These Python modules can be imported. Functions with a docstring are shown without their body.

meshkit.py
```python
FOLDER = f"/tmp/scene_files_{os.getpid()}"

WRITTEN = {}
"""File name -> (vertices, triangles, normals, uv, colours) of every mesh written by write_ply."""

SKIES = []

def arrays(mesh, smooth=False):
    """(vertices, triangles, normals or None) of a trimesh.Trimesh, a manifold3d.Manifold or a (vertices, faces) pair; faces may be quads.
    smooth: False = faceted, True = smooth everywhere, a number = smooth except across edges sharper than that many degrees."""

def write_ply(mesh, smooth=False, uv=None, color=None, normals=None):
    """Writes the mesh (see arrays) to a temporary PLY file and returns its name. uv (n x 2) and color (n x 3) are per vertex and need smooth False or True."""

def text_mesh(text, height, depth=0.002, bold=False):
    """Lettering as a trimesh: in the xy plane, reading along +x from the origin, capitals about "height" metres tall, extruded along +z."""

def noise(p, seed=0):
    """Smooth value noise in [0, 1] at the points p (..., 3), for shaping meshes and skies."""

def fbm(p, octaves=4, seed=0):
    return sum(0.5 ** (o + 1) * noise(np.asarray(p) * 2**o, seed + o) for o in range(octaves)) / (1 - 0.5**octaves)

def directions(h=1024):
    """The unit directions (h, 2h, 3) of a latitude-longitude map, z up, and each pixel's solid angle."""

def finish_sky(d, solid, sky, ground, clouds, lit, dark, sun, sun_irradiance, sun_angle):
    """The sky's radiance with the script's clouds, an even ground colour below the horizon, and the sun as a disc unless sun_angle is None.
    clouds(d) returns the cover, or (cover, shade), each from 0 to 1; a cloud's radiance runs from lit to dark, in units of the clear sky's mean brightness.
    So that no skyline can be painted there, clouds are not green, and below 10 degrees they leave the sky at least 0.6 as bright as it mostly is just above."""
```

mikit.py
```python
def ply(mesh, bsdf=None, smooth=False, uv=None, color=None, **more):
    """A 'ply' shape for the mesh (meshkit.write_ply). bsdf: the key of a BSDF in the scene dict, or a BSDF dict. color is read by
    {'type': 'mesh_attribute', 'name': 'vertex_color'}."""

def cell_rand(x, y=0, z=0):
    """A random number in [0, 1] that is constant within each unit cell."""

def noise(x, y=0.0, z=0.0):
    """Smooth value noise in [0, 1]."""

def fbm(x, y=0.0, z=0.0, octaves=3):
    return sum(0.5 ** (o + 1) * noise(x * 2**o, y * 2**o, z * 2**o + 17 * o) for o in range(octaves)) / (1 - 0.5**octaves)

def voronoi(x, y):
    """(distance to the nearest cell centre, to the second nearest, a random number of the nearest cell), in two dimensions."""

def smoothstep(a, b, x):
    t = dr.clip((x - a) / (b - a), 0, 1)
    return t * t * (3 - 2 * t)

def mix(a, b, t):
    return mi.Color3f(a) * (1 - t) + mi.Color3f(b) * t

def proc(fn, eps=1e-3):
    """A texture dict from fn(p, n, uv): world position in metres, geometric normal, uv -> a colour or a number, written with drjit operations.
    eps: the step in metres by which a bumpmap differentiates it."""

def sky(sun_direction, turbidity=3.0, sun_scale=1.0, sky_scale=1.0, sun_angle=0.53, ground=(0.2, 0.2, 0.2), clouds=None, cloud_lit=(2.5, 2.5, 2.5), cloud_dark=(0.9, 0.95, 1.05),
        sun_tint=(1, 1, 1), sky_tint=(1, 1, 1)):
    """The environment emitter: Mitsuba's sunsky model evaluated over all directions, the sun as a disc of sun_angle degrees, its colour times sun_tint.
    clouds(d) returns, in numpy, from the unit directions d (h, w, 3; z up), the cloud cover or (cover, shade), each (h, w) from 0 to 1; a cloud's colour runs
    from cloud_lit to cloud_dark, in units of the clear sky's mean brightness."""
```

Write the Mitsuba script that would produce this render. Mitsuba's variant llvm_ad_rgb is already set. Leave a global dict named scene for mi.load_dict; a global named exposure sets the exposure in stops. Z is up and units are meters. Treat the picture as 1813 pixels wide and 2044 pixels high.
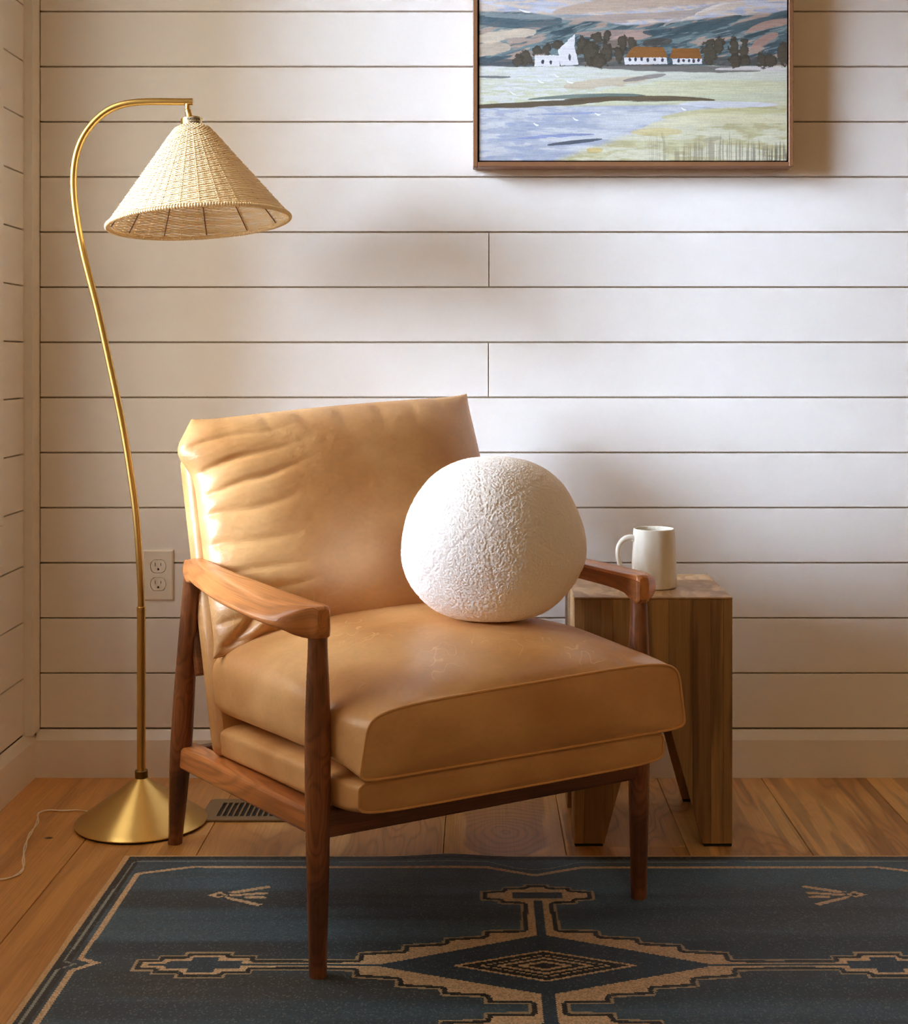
import math
import numpy as np
import trimesh
import drjit as dr
import mitsuba as mi
import manifold3d as m3
import mikit
import meshkit
from mikit import noise, fbm, voronoi, cell_rand, smoothstep, mix
from shapely.geometry import Polygon, box as sbox
from shapely import affinity, unary_union
from scipy.spatial import cKDTree
from scipy.interpolate import PchipInterpolator, CubicSpline

T = mi.ScalarTransform4f
scene, labels = {}, {}

# ------------------------------------------------------------------ camera, sky, sun, exposure
FOCAL, CAM_Y, CAM_Z = 2750.0, -3.161, 0.953          # focal length in pixels of an 1813 x 2044 frame
scene['camera'] = {
    'type': 'perspective', 'fov_axis': 'x', 'fov': math.degrees(2 * math.atan(1813 / 2 / FOCAL)),
    'principal_point_offset_x': -(955 - 906.5) / 1813, 'principal_point_offset_y': (1022 - 720) / 2044,
    'near_clip': 0.05, 'far_clip': 100.0,
    'to_world': T().look_at(origin=[0, CAM_Y, CAM_Z], target=[0, 0, CAM_Z], up=[0, 0, 1])}

exposure = -0.06
SUN_AZ, SUN_EL = math.radians(65.0), math.radians(12.5)    # azimuth from the back wall's normal, towards the left
SUN = [-math.sin(SUN_AZ) * math.cos(SUN_EL), -math.cos(SUN_AZ) * math.cos(SUN_EL), math.sin(SUN_EL)]
SKYKW = dict(turbidity=4.0, sun_scale=12.6, sky_scale=29.0, sun_angle=26.0, ground=(0.3, 0.29, 0.27),
             sun_tint=(0.56, 1.09, 3.25), clouds=lambda d: np.full(d.shape[:2], 0.9), cloud_lit=(2.35, 2.25, 2.05), sky_tint=(1.0, 0.95, 0.9))
scene['sky'] = mikit.sky(SUN, **SKYKW)
FILL_WARM = (36.0, 35.0, 26.0)                               # radiance of the fill lamp added behind the camera


def S(r, g, b):
    c = np.array([r, g, b]) / 255.0
    return [float(x) for x in np.where(c < 0.04045, c / 12.92, ((c + 0.055) / 1.055) ** 2.4)]


# ------------------------------------------------------------------ helpers
def add(key, mesh, bsdf, smooth=False, uv=None, **more):
    k, n = key, 0
    while k in scene:
        n += 1
        k = f'{key}_{n:03d}'
    scene[k] = mikit.ply(mesh, bsdf, smooth=smooth, uv=uv, **more)
    return k


def tag(key, label=None, cat=None, group=None, kind=None):
    d = labels.setdefault(key, {})
    for a, b in (('label', label), ('category', cat), ('group', group), ('kind', kind)):
        if b:
            d[a] = b
    return key


def chamfer_box(x0, x1, y0, y1, z0, z1, c=0.002):
    pts = []
    for sx in (0, 1):
        for sy in (0, 1):
            for sz in (0, 1):
                x, y, z = (x0, x1)[sx], (y0, y1)[sy], (z0, z1)[sz]
                dx, dy, dz = c * (1 - 2 * sx), c * (1 - 2 * sy), c * (1 - 2 * sz)
                pts += [(x, y + dy, z + dz), (x + dx, y, z + dz), (x + dx, y + dy, z)]
    return trimesh.convex.convex_hull(np.array(pts))


def join(*ms):
    return trimesh.util.concatenate(list(ms))


def prism(poly, depth, chamfer=0.0):
    """Extrudes a shapely polygon along +z, with chamfered rims where the outline allows it."""
    if chamfer <= 0:
        return trimesh.creation.extrude_polygon(poly, depth, engine='earcut')
    inner = poly.buffer(-chamfer, join_style=2)
    body = trimesh.creation.extrude_polygon(poly, depth - 2 * chamfer, engine='earcut')
    body.apply_translation([0, 0, chamfer])
    hull = [body]
    for z0, flip in ((0.0, True), (depth - chamfer, False)):
        a, b = np.array(poly.exterior.coords)[:-1], np.array(inner.exterior.coords)[:-1]
        if len(a) != len(b):
            return trimesh.creation.extrude_polygon(poly, depth, engine='earcut')
        k = int(np.argmin(np.linalg.norm(b - a[0], axis=1)))
        b = np.roll(b, -k, axis=0)
        za, zb = (z0 + chamfer, z0) if flip else (z0, z0 + chamfer)
        v = np.vstack([np.c_[a, np.full(len(a), za)], np.c_[b, np.full(len(b), zb)]])
        n = len(a)
        f = [[i, (i + 1) % n, n + (i + 1) % n] for i in range(n)] + [[i, n + (i + 1) % n, n + i] for i in range(n)]
        strip = trimesh.Trimesh(v, f, process=False)
        cap = trimesh.creation.extrude_polygon(Polygon(b), 1e-5, engine='earcut')
        cap.apply_translation([0, 0, zb - (0 if flip else 1e-5)])
        hull += [strip, cap]
    return join(*hull)


def loft(rings, cap=True, closed=True):
    """Skins a list of rings of equal length; returns the mesh and uv = (metres along, metres around)."""
    R = np.asarray(rings, float)
    m, n = R.shape[:2]
    mid = R.mean(1)
    along = np.r_[0, np.cumsum(np.linalg.norm(np.diff(mid, axis=0), axis=1))]
    seg = np.linalg.norm(np.roll(R, -1, axis=1) - R, axis=2).mean(0)
    around = np.r_[0, np.cumsum(seg)]
    if closed:                                    # the seam column is doubled so that uv does not wrap
        R = np.concatenate([R, R[:, :1]], 1)
    n2 = R.shape[1]
    v = R.reshape(-1, 3)
    uv = np.stack([np.repeat(along, n2), np.tile(around[:n2], m)], 1)
    i, j = np.meshgrid(np.arange(m - 1), np.arange(n2 - 1), indexing='ij')
    a = (i * n2 + j).ravel()
    f = np.vstack([np.c_[a, a + 1, a + n2 + 1], np.c_[a, a + n2 + 1, a + n2]])
    if cap:
        for ring, u, flip in ((R[0], along[0], True), (R[-1], along[-1], False)):
            base = len(v)
            v = np.vstack([v, ring[:n2 - closed], ring[:n2 - closed].mean(0)])
            uv = np.vstack([uv, np.c_[np.full(n2 - closed + 1, u), np.r_[around[:n2 - closed], 0]]])
            c, k = base + n2 - closed, np.arange(n2 - closed)
            t = np.c_[base + k, base + (k + 1) % (n2 - closed), np.full(len(k), c)]
            f = np.vstack([f, t[:, ::-1] if flip else t])
    mesh = trimesh.Trimesh(v, f, process=False)
    if mesh.volume < 0:
        mesh.faces = mesh.faces[:, ::-1]
    return mesh, uv


def frames(p):
    t = np.gradient(p, axis=0)
    t /= np.linalg.norm(t, axis=1, keepdims=True)
    a = np.cross(t[0], [0, 0, 1.0] if abs(t[0][2]) < 0.9 else [1.0, 0, 0])
    out = []
    for k in range(len(p)):
        a = a - t[k] * (a @ t[k])
        a /= np.linalg.norm(a)
        out.append((a, np.cross(t[k], a)))
    return out


def tube(path, radius, sides=16, closed=False):
    p = np.asarray(path, float)
    r = np.broadcast_to(radius, (len(p),))
    ang = np.arange(sides) * 2 * math.pi / sides
    if not closed:
        return loft([p[k] + r[k] * (np.cos(ang)[:, None] * a + np.sin(ang)[:, None] * b) for k, (a, b) in enumerate(frames(p))])
    q = np.vstack([p[-2:], p, p[:2]])             # a loop: tangents that wrap round
    t = (q[3:-1] - q[1:-3])
    t /= np.linalg.norm(t, axis=1, keepdims=True)
    c = p.mean(0)
    rings = []
    for k in range(len(p)):
        a = p[k] - c
        a -= t[k] * (a @ t[k])
        a /= np.linalg.norm(a)
        rings.append(p[k] + r[k] * (np.cos(ang)[:, None] * a + np.sin(ang)[:, None] * np.cross(t[k], a)))
    R = np.array(rings)
    m, n = R.shape[:2]
    i, j = np.meshgrid(np.arange(m), np.arange(n), indexing='ij')
    at = lambda i, j: ((i % m) * n + j % n).ravel()
    f = np.vstack([np.c_[at(i, j), at(i, j + 1), at(i + 1, j + 1)], np.c_[at(i, j), at(i + 1, j + 1), at(i + 1, j)]])
    mesh = trimesh.Trimesh(R.reshape(-1, 3), f, process=False)
    if mesh.volume < 0:
        mesh.faces = mesh.faces[:, ::-1]
    return mesh, None


def lathe(profile, sides=64, center=(0, 0)):
    m = trimesh.creation.revolve(np.array(profile, float), sections=sides)
    if m.volume < 0:
        m.invert()
    m.apply_translation([center[0], center[1], 0])
    return m


def spline(points, n):
    p = np.array(points, float)
    d = np.r_[0, np.cumsum(np.linalg.norm(np.diff(p, axis=0), axis=1))]
    return CubicSpline(d, p)(np.linspace(0, d[-1], n))


def grid_faces(m, n):
    i, j = np.meshgrid(np.arange(m - 1), np.arange(n - 1), indexing='ij')
    a = (i * n + j).ravel()
    return np.vstack([np.c_[a, a + n, a + n + 1], np.c_[a, a + n + 1, a + 1]])


# ------------------------------------------------------------------ materials
def principled(**k):
    return {'type': 'twosided', 'bsdf': {'type': 'principled', **k}}


def rgb(*c):
    return {'type': 'rgb', 'value': S(*c)}


scene['paint_white'] = principled(base_color=rgb(233, 229, 223), roughness=0.5, specular=0.4)
scene['paint_trim'] = principled(base_color=rgb(235, 231, 226), roughness=0.35, specular=0.5)
scene['paint_backing'] = principled(base_color=rgb(186, 174, 156), roughness=0.8)
scene['paint_room'] = principled(base_color=rgb(212, 186, 144), roughness=0.7)
scene['ceiling_paint'] = principled(base_color=rgb(236, 222, 200), roughness=0.8)
scene['brass'] = principled(base_color=rgb(214, 176, 104), metallic=1.0, roughness=0.27)
scene['brass_dark'] = principled(base_color=rgb(120, 92, 48), metallic=1.0, roughness=0.4)
scene['black_felt'] = principled(base_color=rgb(24, 20, 18), roughness=0.9)
scene['rattan'] = principled(base_color=rgb(246, 223, 176), roughness=0.6)
scene['rattan_brown'] = principled(base_color=rgb(120, 84, 44), roughness=0.6)
scene['sticker'] = principled(base_color=rgb(178, 160, 128), roughness=0.4)
scene['ink_shade_black'] = principled(base_color=rgb(22, 18, 14), roughness=0.6)  # black for lettering and backing, and for shade put behind slots
scene['cord_plastic'] = principled(base_color=rgb(240, 226, 202), roughness=0.2, clearcoat=0.6)
scene['outlet_plastic'] = principled(base_color=rgb(232, 222, 206), roughness=0.3)
scene['vent_metal'] = principled(base_color=rgb(132, 110, 80), roughness=0.45, metallic=0.3)
scene['mug_glaze'] = principled(base_color=rgb(228, 222, 206), roughness=0.42, specular=0.5)


def boucle_bump(p, n, uv):
    a = noise(p.x * 330, p.y * 330, p.z * 330) + 0.6 * noise(p.x * 560, p.y * 560, p.z * 560)
    return a


scene['boucle'] = {'type': 'twosided', 'bsdf': {'type': 'bumpmap', 'arbitrary': mikit.proc(boucle_bump, 4e-4), 'scale': 0.0007,
                   'bsdf': {'type': 'principled', 'base_color': rgb(244, 240, 234), 'roughness': 0.9, 'sheen': 0.3}}}
scene['glass'] = {'type': 'thindielectric'}


def walnut_color(p, n, uv):
    w = fbm(uv.x * 2.2 + 7 * p.z, uv.y * 22, 3.0, 3)
    fine = noise(uv.x * 14, uv.y * 900)
    band = 0.5 + 0.5 * dr.sin(60 * w + 3 * fbm(uv.x * 5, uv.y * 60))
    c = mix(S(92, 53, 30), S(146, 88, 50), smoothstep(0.25, 0.75, w))
    c = mix(c, S(66, 38, 22), 0.35 * band * band)
    return c * (0.86 + 0.26 * fine)


def walnut_light_color(p, n, uv):
    w = fbm(uv.x * 2.0 + 3 * p.z, uv.y * 16, 8.0, 3)
    fine = noise(uv.x * 14, uv.y * 900)
    band = 0.5 + 0.5 * dr.sin(50 * w + 3 * fbm(uv.x * 5, uv.y * 60))
    c = mix(S(142, 82, 44), S(198, 128, 72), smoothstep(0.25, 0.75, w))
    return mix(c, S(108, 62, 34), 0.3 * band * band) * (0.86 + 0.26 * fine)


scene['walnut'] = principled(base_color=mikit.proc(walnut_color), roughness=0.28, specular=0.5)


def leather_color(p, n, uv):
    m = fbm(p.x * 7, p.y * 7, p.z * 7, 3)
    s = noise(p.x * 160, p.y * 160, p.z * 160)
    c = mix(S(184, 131, 78), S(211, 163, 107), smoothstep(0.25, 0.75, m))
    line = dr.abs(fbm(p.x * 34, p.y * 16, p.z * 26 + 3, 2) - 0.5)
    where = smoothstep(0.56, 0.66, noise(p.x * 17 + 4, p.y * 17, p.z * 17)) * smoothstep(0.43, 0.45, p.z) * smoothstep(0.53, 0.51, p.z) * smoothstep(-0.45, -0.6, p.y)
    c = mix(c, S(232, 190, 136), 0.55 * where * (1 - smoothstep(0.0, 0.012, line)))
    return c * (0.95 + 0.08 * s)


def leather_bump(p, n, uv):
    a = noise(p.x * 420, p.y * 420, p.z * 420)
    b = noise(p.x * 70, p.y * 70, p.z * 70)
    return 0.6 * a + 1.2 * b


scene['leather'] = {'type': 'twosided', 'bsdf': {'type': 'bumpmap', 'arbitrary': mikit.proc(leather_bump, 4e-4), 'scale': 0.0005,
                    'bsdf': {'type': 'principled', 'base_color': mikit.proc(leather_color), 'roughness': 0.38, 'specular': 0.5}}}
scene['leather_piping'] = principled(base_color=rgb(206, 152, 92), roughness=0.38)


def floor_color(p, n, uv):
    k = dr.floor(uv.x / 4)
    across, along = uv.x - 4 * k, uv.y
    tone, heart = cell_rand(k, 3), cell_rand(k, 11)
    h = fbm(across * 7.0 + 5 * k, along * 1.7, 3.7 * k, 3) + 0.10 * (noise(across * 40, along * 5, k) - 0.5)
    ring = 0.5 + 0.5 * dr.sin(h * 130)
    fine = noise(across * 700, along * 9, k)
    brown = smoothstep(0.44, 0.52, h + 0.16 * (heart - 0.5))
    pale = mix(S(232, 192, 132), S(220, 172, 108), tone)
    dark = mix(S(190, 136, 78), S(172, 120, 66), tone)
    c = mix(pale, dark, brown * 0.85)
    m = smoothstep(-0.0625, -0.061, p.x) * smoothstep(0.1765, 0.175, p.x) * smoothstep(-0.9, -0.7, p.y)
    d = dr.sqrt(dr.square(p.x - 0.056) + dr.square((p.y + 0.375) * (0.75 + 0.25 * smoothstep(-0.37, -0.3, p.y)))) + 0.010 * (fbm(p.x * 30, p.y * 22, 2.0, 2) - 0.5)
    heart_b = smoothstep(0.092, 0.078, dr.abs(p.x - 0.054) + 0.02 * (noise(p.y * 9, 3.0) - 0.5) + 0.12 * smoothstep(-0.44, -0.62, p.y))
    brown = brown * (1 - m) + heart_b * m
    ring = ring * (1 - m) + m * (0.5 + 0.5 * dr.sin(d * 330 + 5 * (noise(p.x * 26, p.y * 18, 4.0) - 0.5)))
    c = mix(pale, dark, brown * 0.85)
    c = mix(c, S(136, 90, 46), 0.38 * ring * ring * ring * (0.2 + 0.8 * brown))
    streak = smoothstep(0.46, 0.53, fbm(across * 30, along * 1.3, 2.0 * k, 3)) * smoothstep(0.38, 0.48, p.x)
    c = mix(c, S(122, 82, 44), 0.45 * streak)
    orange = smoothstep(-0.25, -0.6, p.x)
    c = mix(c, mix(S(206, 146, 74), S(176, 118, 56), smoothstep(0.3, 0.7, fbm(across * 26, along * 2.2, k))), 0.8 * orange)
    knot = dr.sqrt(dr.square(p.x + 0.858) + dr.square((p.y + 0.41) * 1.4))
    c = mix(c, S(64, 40, 20), 1 - smoothstep(0.004, 0.012, knot))
    return c * (0.88 + 0.2 * fine)


scene['floor_wood'] = principled(base_color=mikit.proc(floor_color), roughness=0.36, specular=0.5)


def table_color(p, n, uv):
    k = dr.floor(uv.x / 4)
    across, along = uv.x - 4 * k, uv.y
    tone = cell_rand(k, 5)
    w = fbm(across * 30 + 9 * k, along * 3, k, 3)
    fine = noise(across * 800, along * 14, k)
    c = mix(S(138, 102, 60), S(176, 136, 84), tone)
    c = mix(c, S(98, 66, 36), 0.7 * smoothstep(0.5, 0.68, w))
    return c * (0.86 + 0.24 * fine)


scene['table_wood'] = principled(base_color=mikit.proc(table_color), roughness=0.5, specular=0.4)


def table_top_color(p, n, uv):
    w = fbm(p.x * 22, p.y * 22, 1.0, 4)
    b = fbm(p.x * 60 + 3 * w, p.y * 14, 5.0, 3)
    c = mix(S(158, 122, 82), S(186, 150, 108), smoothstep(0.35, 0.65, w))
    return mix(c, S(140, 102, 66), 0.5 * smoothstep(0.45, 0.7, b))


scene['table_top_wood'] = principled(base_color=mikit.proc(table_top_color), roughness=0.5)
scene['frame_wood'] = principled(base_color=rgb(126, 86, 56), roughness=0.45)

scene['walnut_light'] = principled(base_color=mikit.proc(walnut_light_color), roughness=0.27, specular=0.5)

# ------------------------------------------------------------------ the room
WALL_X, ROOM_R, ROOM_B, CEIL = -1.026, 2.5, -4.8, 2.55
ROW0, PITCH, GAP, PT = 0.1095, 0.12653, 0.0038, 0.012
WIN = (-1.32, -0.302, 0.604, 2.32)                       # y0, y1, z0, z1 of the window's opening
CAS = 0.062

tag(add('floor', chamfer_box(-1.2, ROOM_R + 0.1, ROOM_B - 0.1, 0.1, -0.08, -0.0185), 'black_felt'), kind='structure')
rng = np.random.default_rng(5)
xs = [-1.020 + 0.238 * i for i in range(16)]
fixed = {1: [-0.394], 2: [-1.9], 3: [-1.6], 5: [-0.459]}
bk = 0
for i in range(len(xs) - 1):
    cuts, y = [0.0], 0.0
    for f in fixed.get(i, [-float(rng.uniform(0.7, 1.6))]):
        cuts.append(f)
    while cuts[-1] > ROOM_B:
        cuts.append(cuts[-1] - float(rng.uniform(1.3, 2.0)))
    for y1, y0 in zip(cuts[:-1], cuts[1:]):
        bk += 1
        g = 0.0007
        m = chamfer_box(xs[i] + g, xs[i + 1] - g, max(y0, ROOM_B) + g, y1 - g, -0.018, 0.0, 0.0009)
        m.unmerge_vertices()
        off = float(rng.uniform(0, 3))
        uv = np.c_[4 * bk + (m.vertices[:, 0] - xs[i]).clip(0.001, 0.25), m.vertices[:, 1] + off + 5]
        add('floor__board', m, 'floor_wood', uv=uv)

# back wall: shiplap boards on a darker backing
tag(add('wall_back', chamfer_box(-1.2, ROOM_R + 0.1, PT, 0.12, 0, CEIL), 'paint_backing'), kind='structure')
# rows counted from the floor; the two visible butt joints are in rows 8 and 6
splits = {8: [0.0245], 6: [0.0235], 3: [1.5], 10: [1.9], 12: [1.7], 14: [1.3], 16: [0.9]}
for k in range(0, 20):
    z0, z1 = ROW0 + k * PITCH + GAP / 2, min(ROW0 + (k + 1) * PITCH - GAP / 2, CEIL)
    xx = [-1.006] + splits.get(k, []) + [ROOM_R]
    for x0, x1 in zip(xx[:-1], xx[1:]):
        add('wall_back__plank', chamfer_box(x0 + 0.0009, x1 - 0.0009, 0.0, PT + 0.002, z0, z1, 0.0006), 'paint_white')

# left wall with the window's opening
LW = WALL_X - PT
parts = [chamfer_box(LW - 0.12, LW, ROOM_B, WIN[0], 0, CEIL), chamfer_box(LW - 0.12, LW, WIN[1], 0.1, 0, CEIL),
         chamfer_box(LW - 0.12, LW, WIN[0], WIN[1], 0, WIN[2]), chamfer_box(LW - 0.12, LW, WIN[0], WIN[1], WIN[3], CEIL)]
tag(add('wall_left', join(*parts), 'paint_backing'), kind='structure')
hole = sbox(WIN[0] - CAS, WIN[2] - 0.088, WIN[1] + CAS, WIN[3] + CAS)
for k in range(0, 20):
    z0, z1 = ROW0 + k * PITCH + GAP / 2, min(ROW0 + (k + 1) * PITCH - GAP / 2, CEIL)
    rest = sbox(ROOM_B, z0, -0.054, z1).difference(hole)
    for g in getattr(rest, 'geoms', [rest]):
        m = trimesh.creation.extrude_polygon(g, PT, engine='earcut')
        m.apply_transform(np.array([[0, 0, 1, LW], [1, 0, 0, 0], [0, 1, 0, 0], [0, 0, 0, 1.0]]))
        add('wall_left__plank', m, 'paint_white')
tag(add('trim_1', chamfer_box(LW, -1.006, -0.053, 0.0, 0.106, CEIL, 0.0012), 'paint_trim'), kind='structure')

tag(add('wall_right', chamfer_box(ROOM_R, ROOM_R + 0.1, ROOM_B, 0.1, 0, CEIL), 'paint_room'), kind='structure')
tag(add('wall_front', chamfer_box(-1.2, ROOM_R + 0.1, ROOM_B - 0.1, ROOM_B, 0, CEIL), 'paint_room'), kind='structure')
tag(add('ceiling', chamfer_box(-1.2, ROOM_R + 0.1, ROOM_B - 0.1, 0.12, CEIL, CEIL + 0.1), 'ceiling_paint'), kind='structure')


def baseboard(length):
    prof = Polygon([(0, 0), (0.014, 0), (0.014, 0.086), (0.0125, 0.0885), (0.004, 0.104), (0, 0.1075)])
    return trimesh.creation.extrude_polygon(prof, length, engine='earcut')


m = baseboard(ROOM_R + 1.012)
m.apply_transform(np.array([[0, 0, 1, -1.012], [-1, 0, 0, 0.0], [0, 1, 0, 0.0], [0, 0, 0, 1.0]]))
tag(add('baseboard_back', m, 'paint_trim'), kind='structure')
m = baseboard(-ROOM_B)
m.apply_transform(np.array([[1, 0, 0, WALL_X], [0, 0, 1, ROOM_B], [0, 1, 0, 0.0], [0, 0, 0, 1.0]]))
m.fix_normals()
tag(add('baseboard_left', m, 'paint_trim'), kind='structure')

# window: jamb, casing, sash, panes
y0, y1, z0, z1 = WIN
jt = 0.016
tag(add('window_1', join(chamfer_box(LW - 0.12, WALL_X, y0, y0 + jt, z0, z1), chamfer_box(LW - 0.12, WALL_X, y1 - jt, y1, z0, z1),
                         chamfer_box(LW - 0.12, WALL_X, y0, y1, z0, z0 + jt), chamfer_box(LW - 0.12, WALL_X, y0, y1, z1 - jt, z1)), 'paint_trim'), kind='structure')
cx0, cx1 = LW + 0.0, -1.006
add('window_1__casing', chamfer_box(cx0, cx1, y1, y1 + CAS, z0, z1 + CAS, 0.002), 'paint_trim')
add('window_1__casing', chamfer_box(cx0, cx1, y0 - CAS, y0, z0, z1 + CAS, 0.002), 'paint_trim')
add('window_1__casing', chamfer_box(cx0, cx1, y0 - CAS, y1 + CAS, z0 - 0.088, z0 - 0.0008, 0.002), 'paint_trim')
add('window_1__casing', chamfer_box(cx0, cx1, y0, y1, z1, z1 + CAS, 0.002), 'paint_trim')
sx0, sx1, sw = LW - 0.085, LW - 0.05, 0.04
a0, a1, b0, b1 = y0 + jt, y1 - jt, z0 + jt, z1 - jt
zm = (b0 + b1) / 2
add('window_1__sash', join(chamfer_box(sx0, sx1, a0, a0 + sw, b0, b1), chamfer_box(sx0, sx1, a1 - sw, a1, b0, b1), chamfer_box(sx0, sx1, a0, a1, b0, b0 + sw),
                           chamfer_box(sx0, sx1, a0, a1, b1 - sw, b1)), 'paint_trim')
pane = trimesh.Trimesh([[sx0 + 0.017, a0 + sw, b0 + sw], [sx0 + 0.017, a1 - sw, b0 + sw], [sx0 + 0.017, a1 - sw, b1 - sw], [sx0 + 0.017, a0 + sw, b1 - sw]], [[0, 1, 2], [0, 2, 3]])
add('window_1__pane', pane, 'glass')

# an unseen fill lamp, added on the ceiling behind the camera for warm light
key = 'added_fill_lamp'
tag(key, 'added fill lamp out of view, a round flush ceiling bowl in warm white', 'lamp')
c = (0.7, -3.7)
add(key + '__canopy', lathe([(0, CEIL - 0.03), (0.17, CEIL - 0.03), (0.18, CEIL - 0.02), (0.18, CEIL), (0, CEIL)], 48, c), 'brass', smooth=30)
bowl = lathe([(0, CEIL - 0.11), (0.06, CEIL - 0.105), (0.12, CEIL - 0.085), (0.155, CEIL - 0.05), (0.165, CEIL - 0.031), (0, CEIL - 0.031)], 48, c)
add(key + '__bowl', bowl, 'outlet_plastic', smooth=30, emitter={'type': 'area', 'radiance': {'type': 'rgb', 'value': list(FILL_WARM)}})

# ------------------------------------------------------------------ rug
RX, RY, RW, RL = 0.105, -0.514, 0.783, 2.45              # centre x, back edge y, half width, length


def stair(sign):
    pts = [(0.375, 0.0), (0.375, 0.019), (0.298, 0.022), (0.297, 0.048), (0.228, 0.057), (0.227, 0.078), (0.163, 0.086), (0.161, 0.104), (0.099, 0.112), (0.097, 0.134), (0.033, 0.137)]
    return [(x, sign * y) for x, y in pts]


CY = 0.490
right = stair(-1) + [(0.031, -0.242), (0.071, -0.244), (0.070, -0.256), (0.1, -0.261), (0.1, -0.303), (0.064, -0.308), (0.062, -0.321), (0.024, -0.323), (0.022, -0.333)]
left = [(-x, y) for x, y in right[::-1]]
upper = Polygon([(x, y) for x, y in right + left])
lowr = [(0.375, 0.0), (0.375, 0.019), (0.300, 0.022), (0.299, 0.044), (0.232, 0.052), (0.230, 0.075), (0.163, 0.083), (0.161, 0.103), (0.097, 0.108), (0.095, 0.129), (0.030, 0.13), (0.030, 0.15)]
lower = Polygon(lowr + [(-x, y) for x, y in lowr[::-1]])
bar_l = Polygon([(0.62, 0), (0.645, -0.026), (0.612, -0.030), (0.612, -0.043), (0.571, -0.045), (0.571, -0.056), (0.494, -0.046), (0.494, -0.035), (0.454, -0.032), (0.453, -0.021), (0.36, -0.019),
                 (0.36, 0.019), (0.453, 0.021), (0.454, 0.032), (0.494, 0.035), (0.494, 0.046), (0.571, 0.046), (0.573, 0.035), (0.612, 0.030), (0.614, 0.020), (0.645, 0.019)])
bar_l = Polygon([(0.645, -0.022), (0.645, 0.022), (0.612, 0.022), (0.612, 0.034), (0.572, 0.034), (0.572, 0.047), (0.494, 0.047), (0.494, 0.035), (0.454, 0.035), (0.454, 0.021), (0.36, 0.020),
                 (0.36, -0.020), (0.454, -0.021), (0.454, -0.035), (0.494, -0.035), (0.494, -0.047), (0.572, -0.047), (0.572, -0.034), (0.612, -0.034), (0.612, -0.022)])
shape = upper.union(lower).buffer(0.0002).union(bar_l).union(affinity.scale(bar_l, -1, 1, origin=(0, 0)))
shape = affinity.translate(shape, 0, CY)
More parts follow.
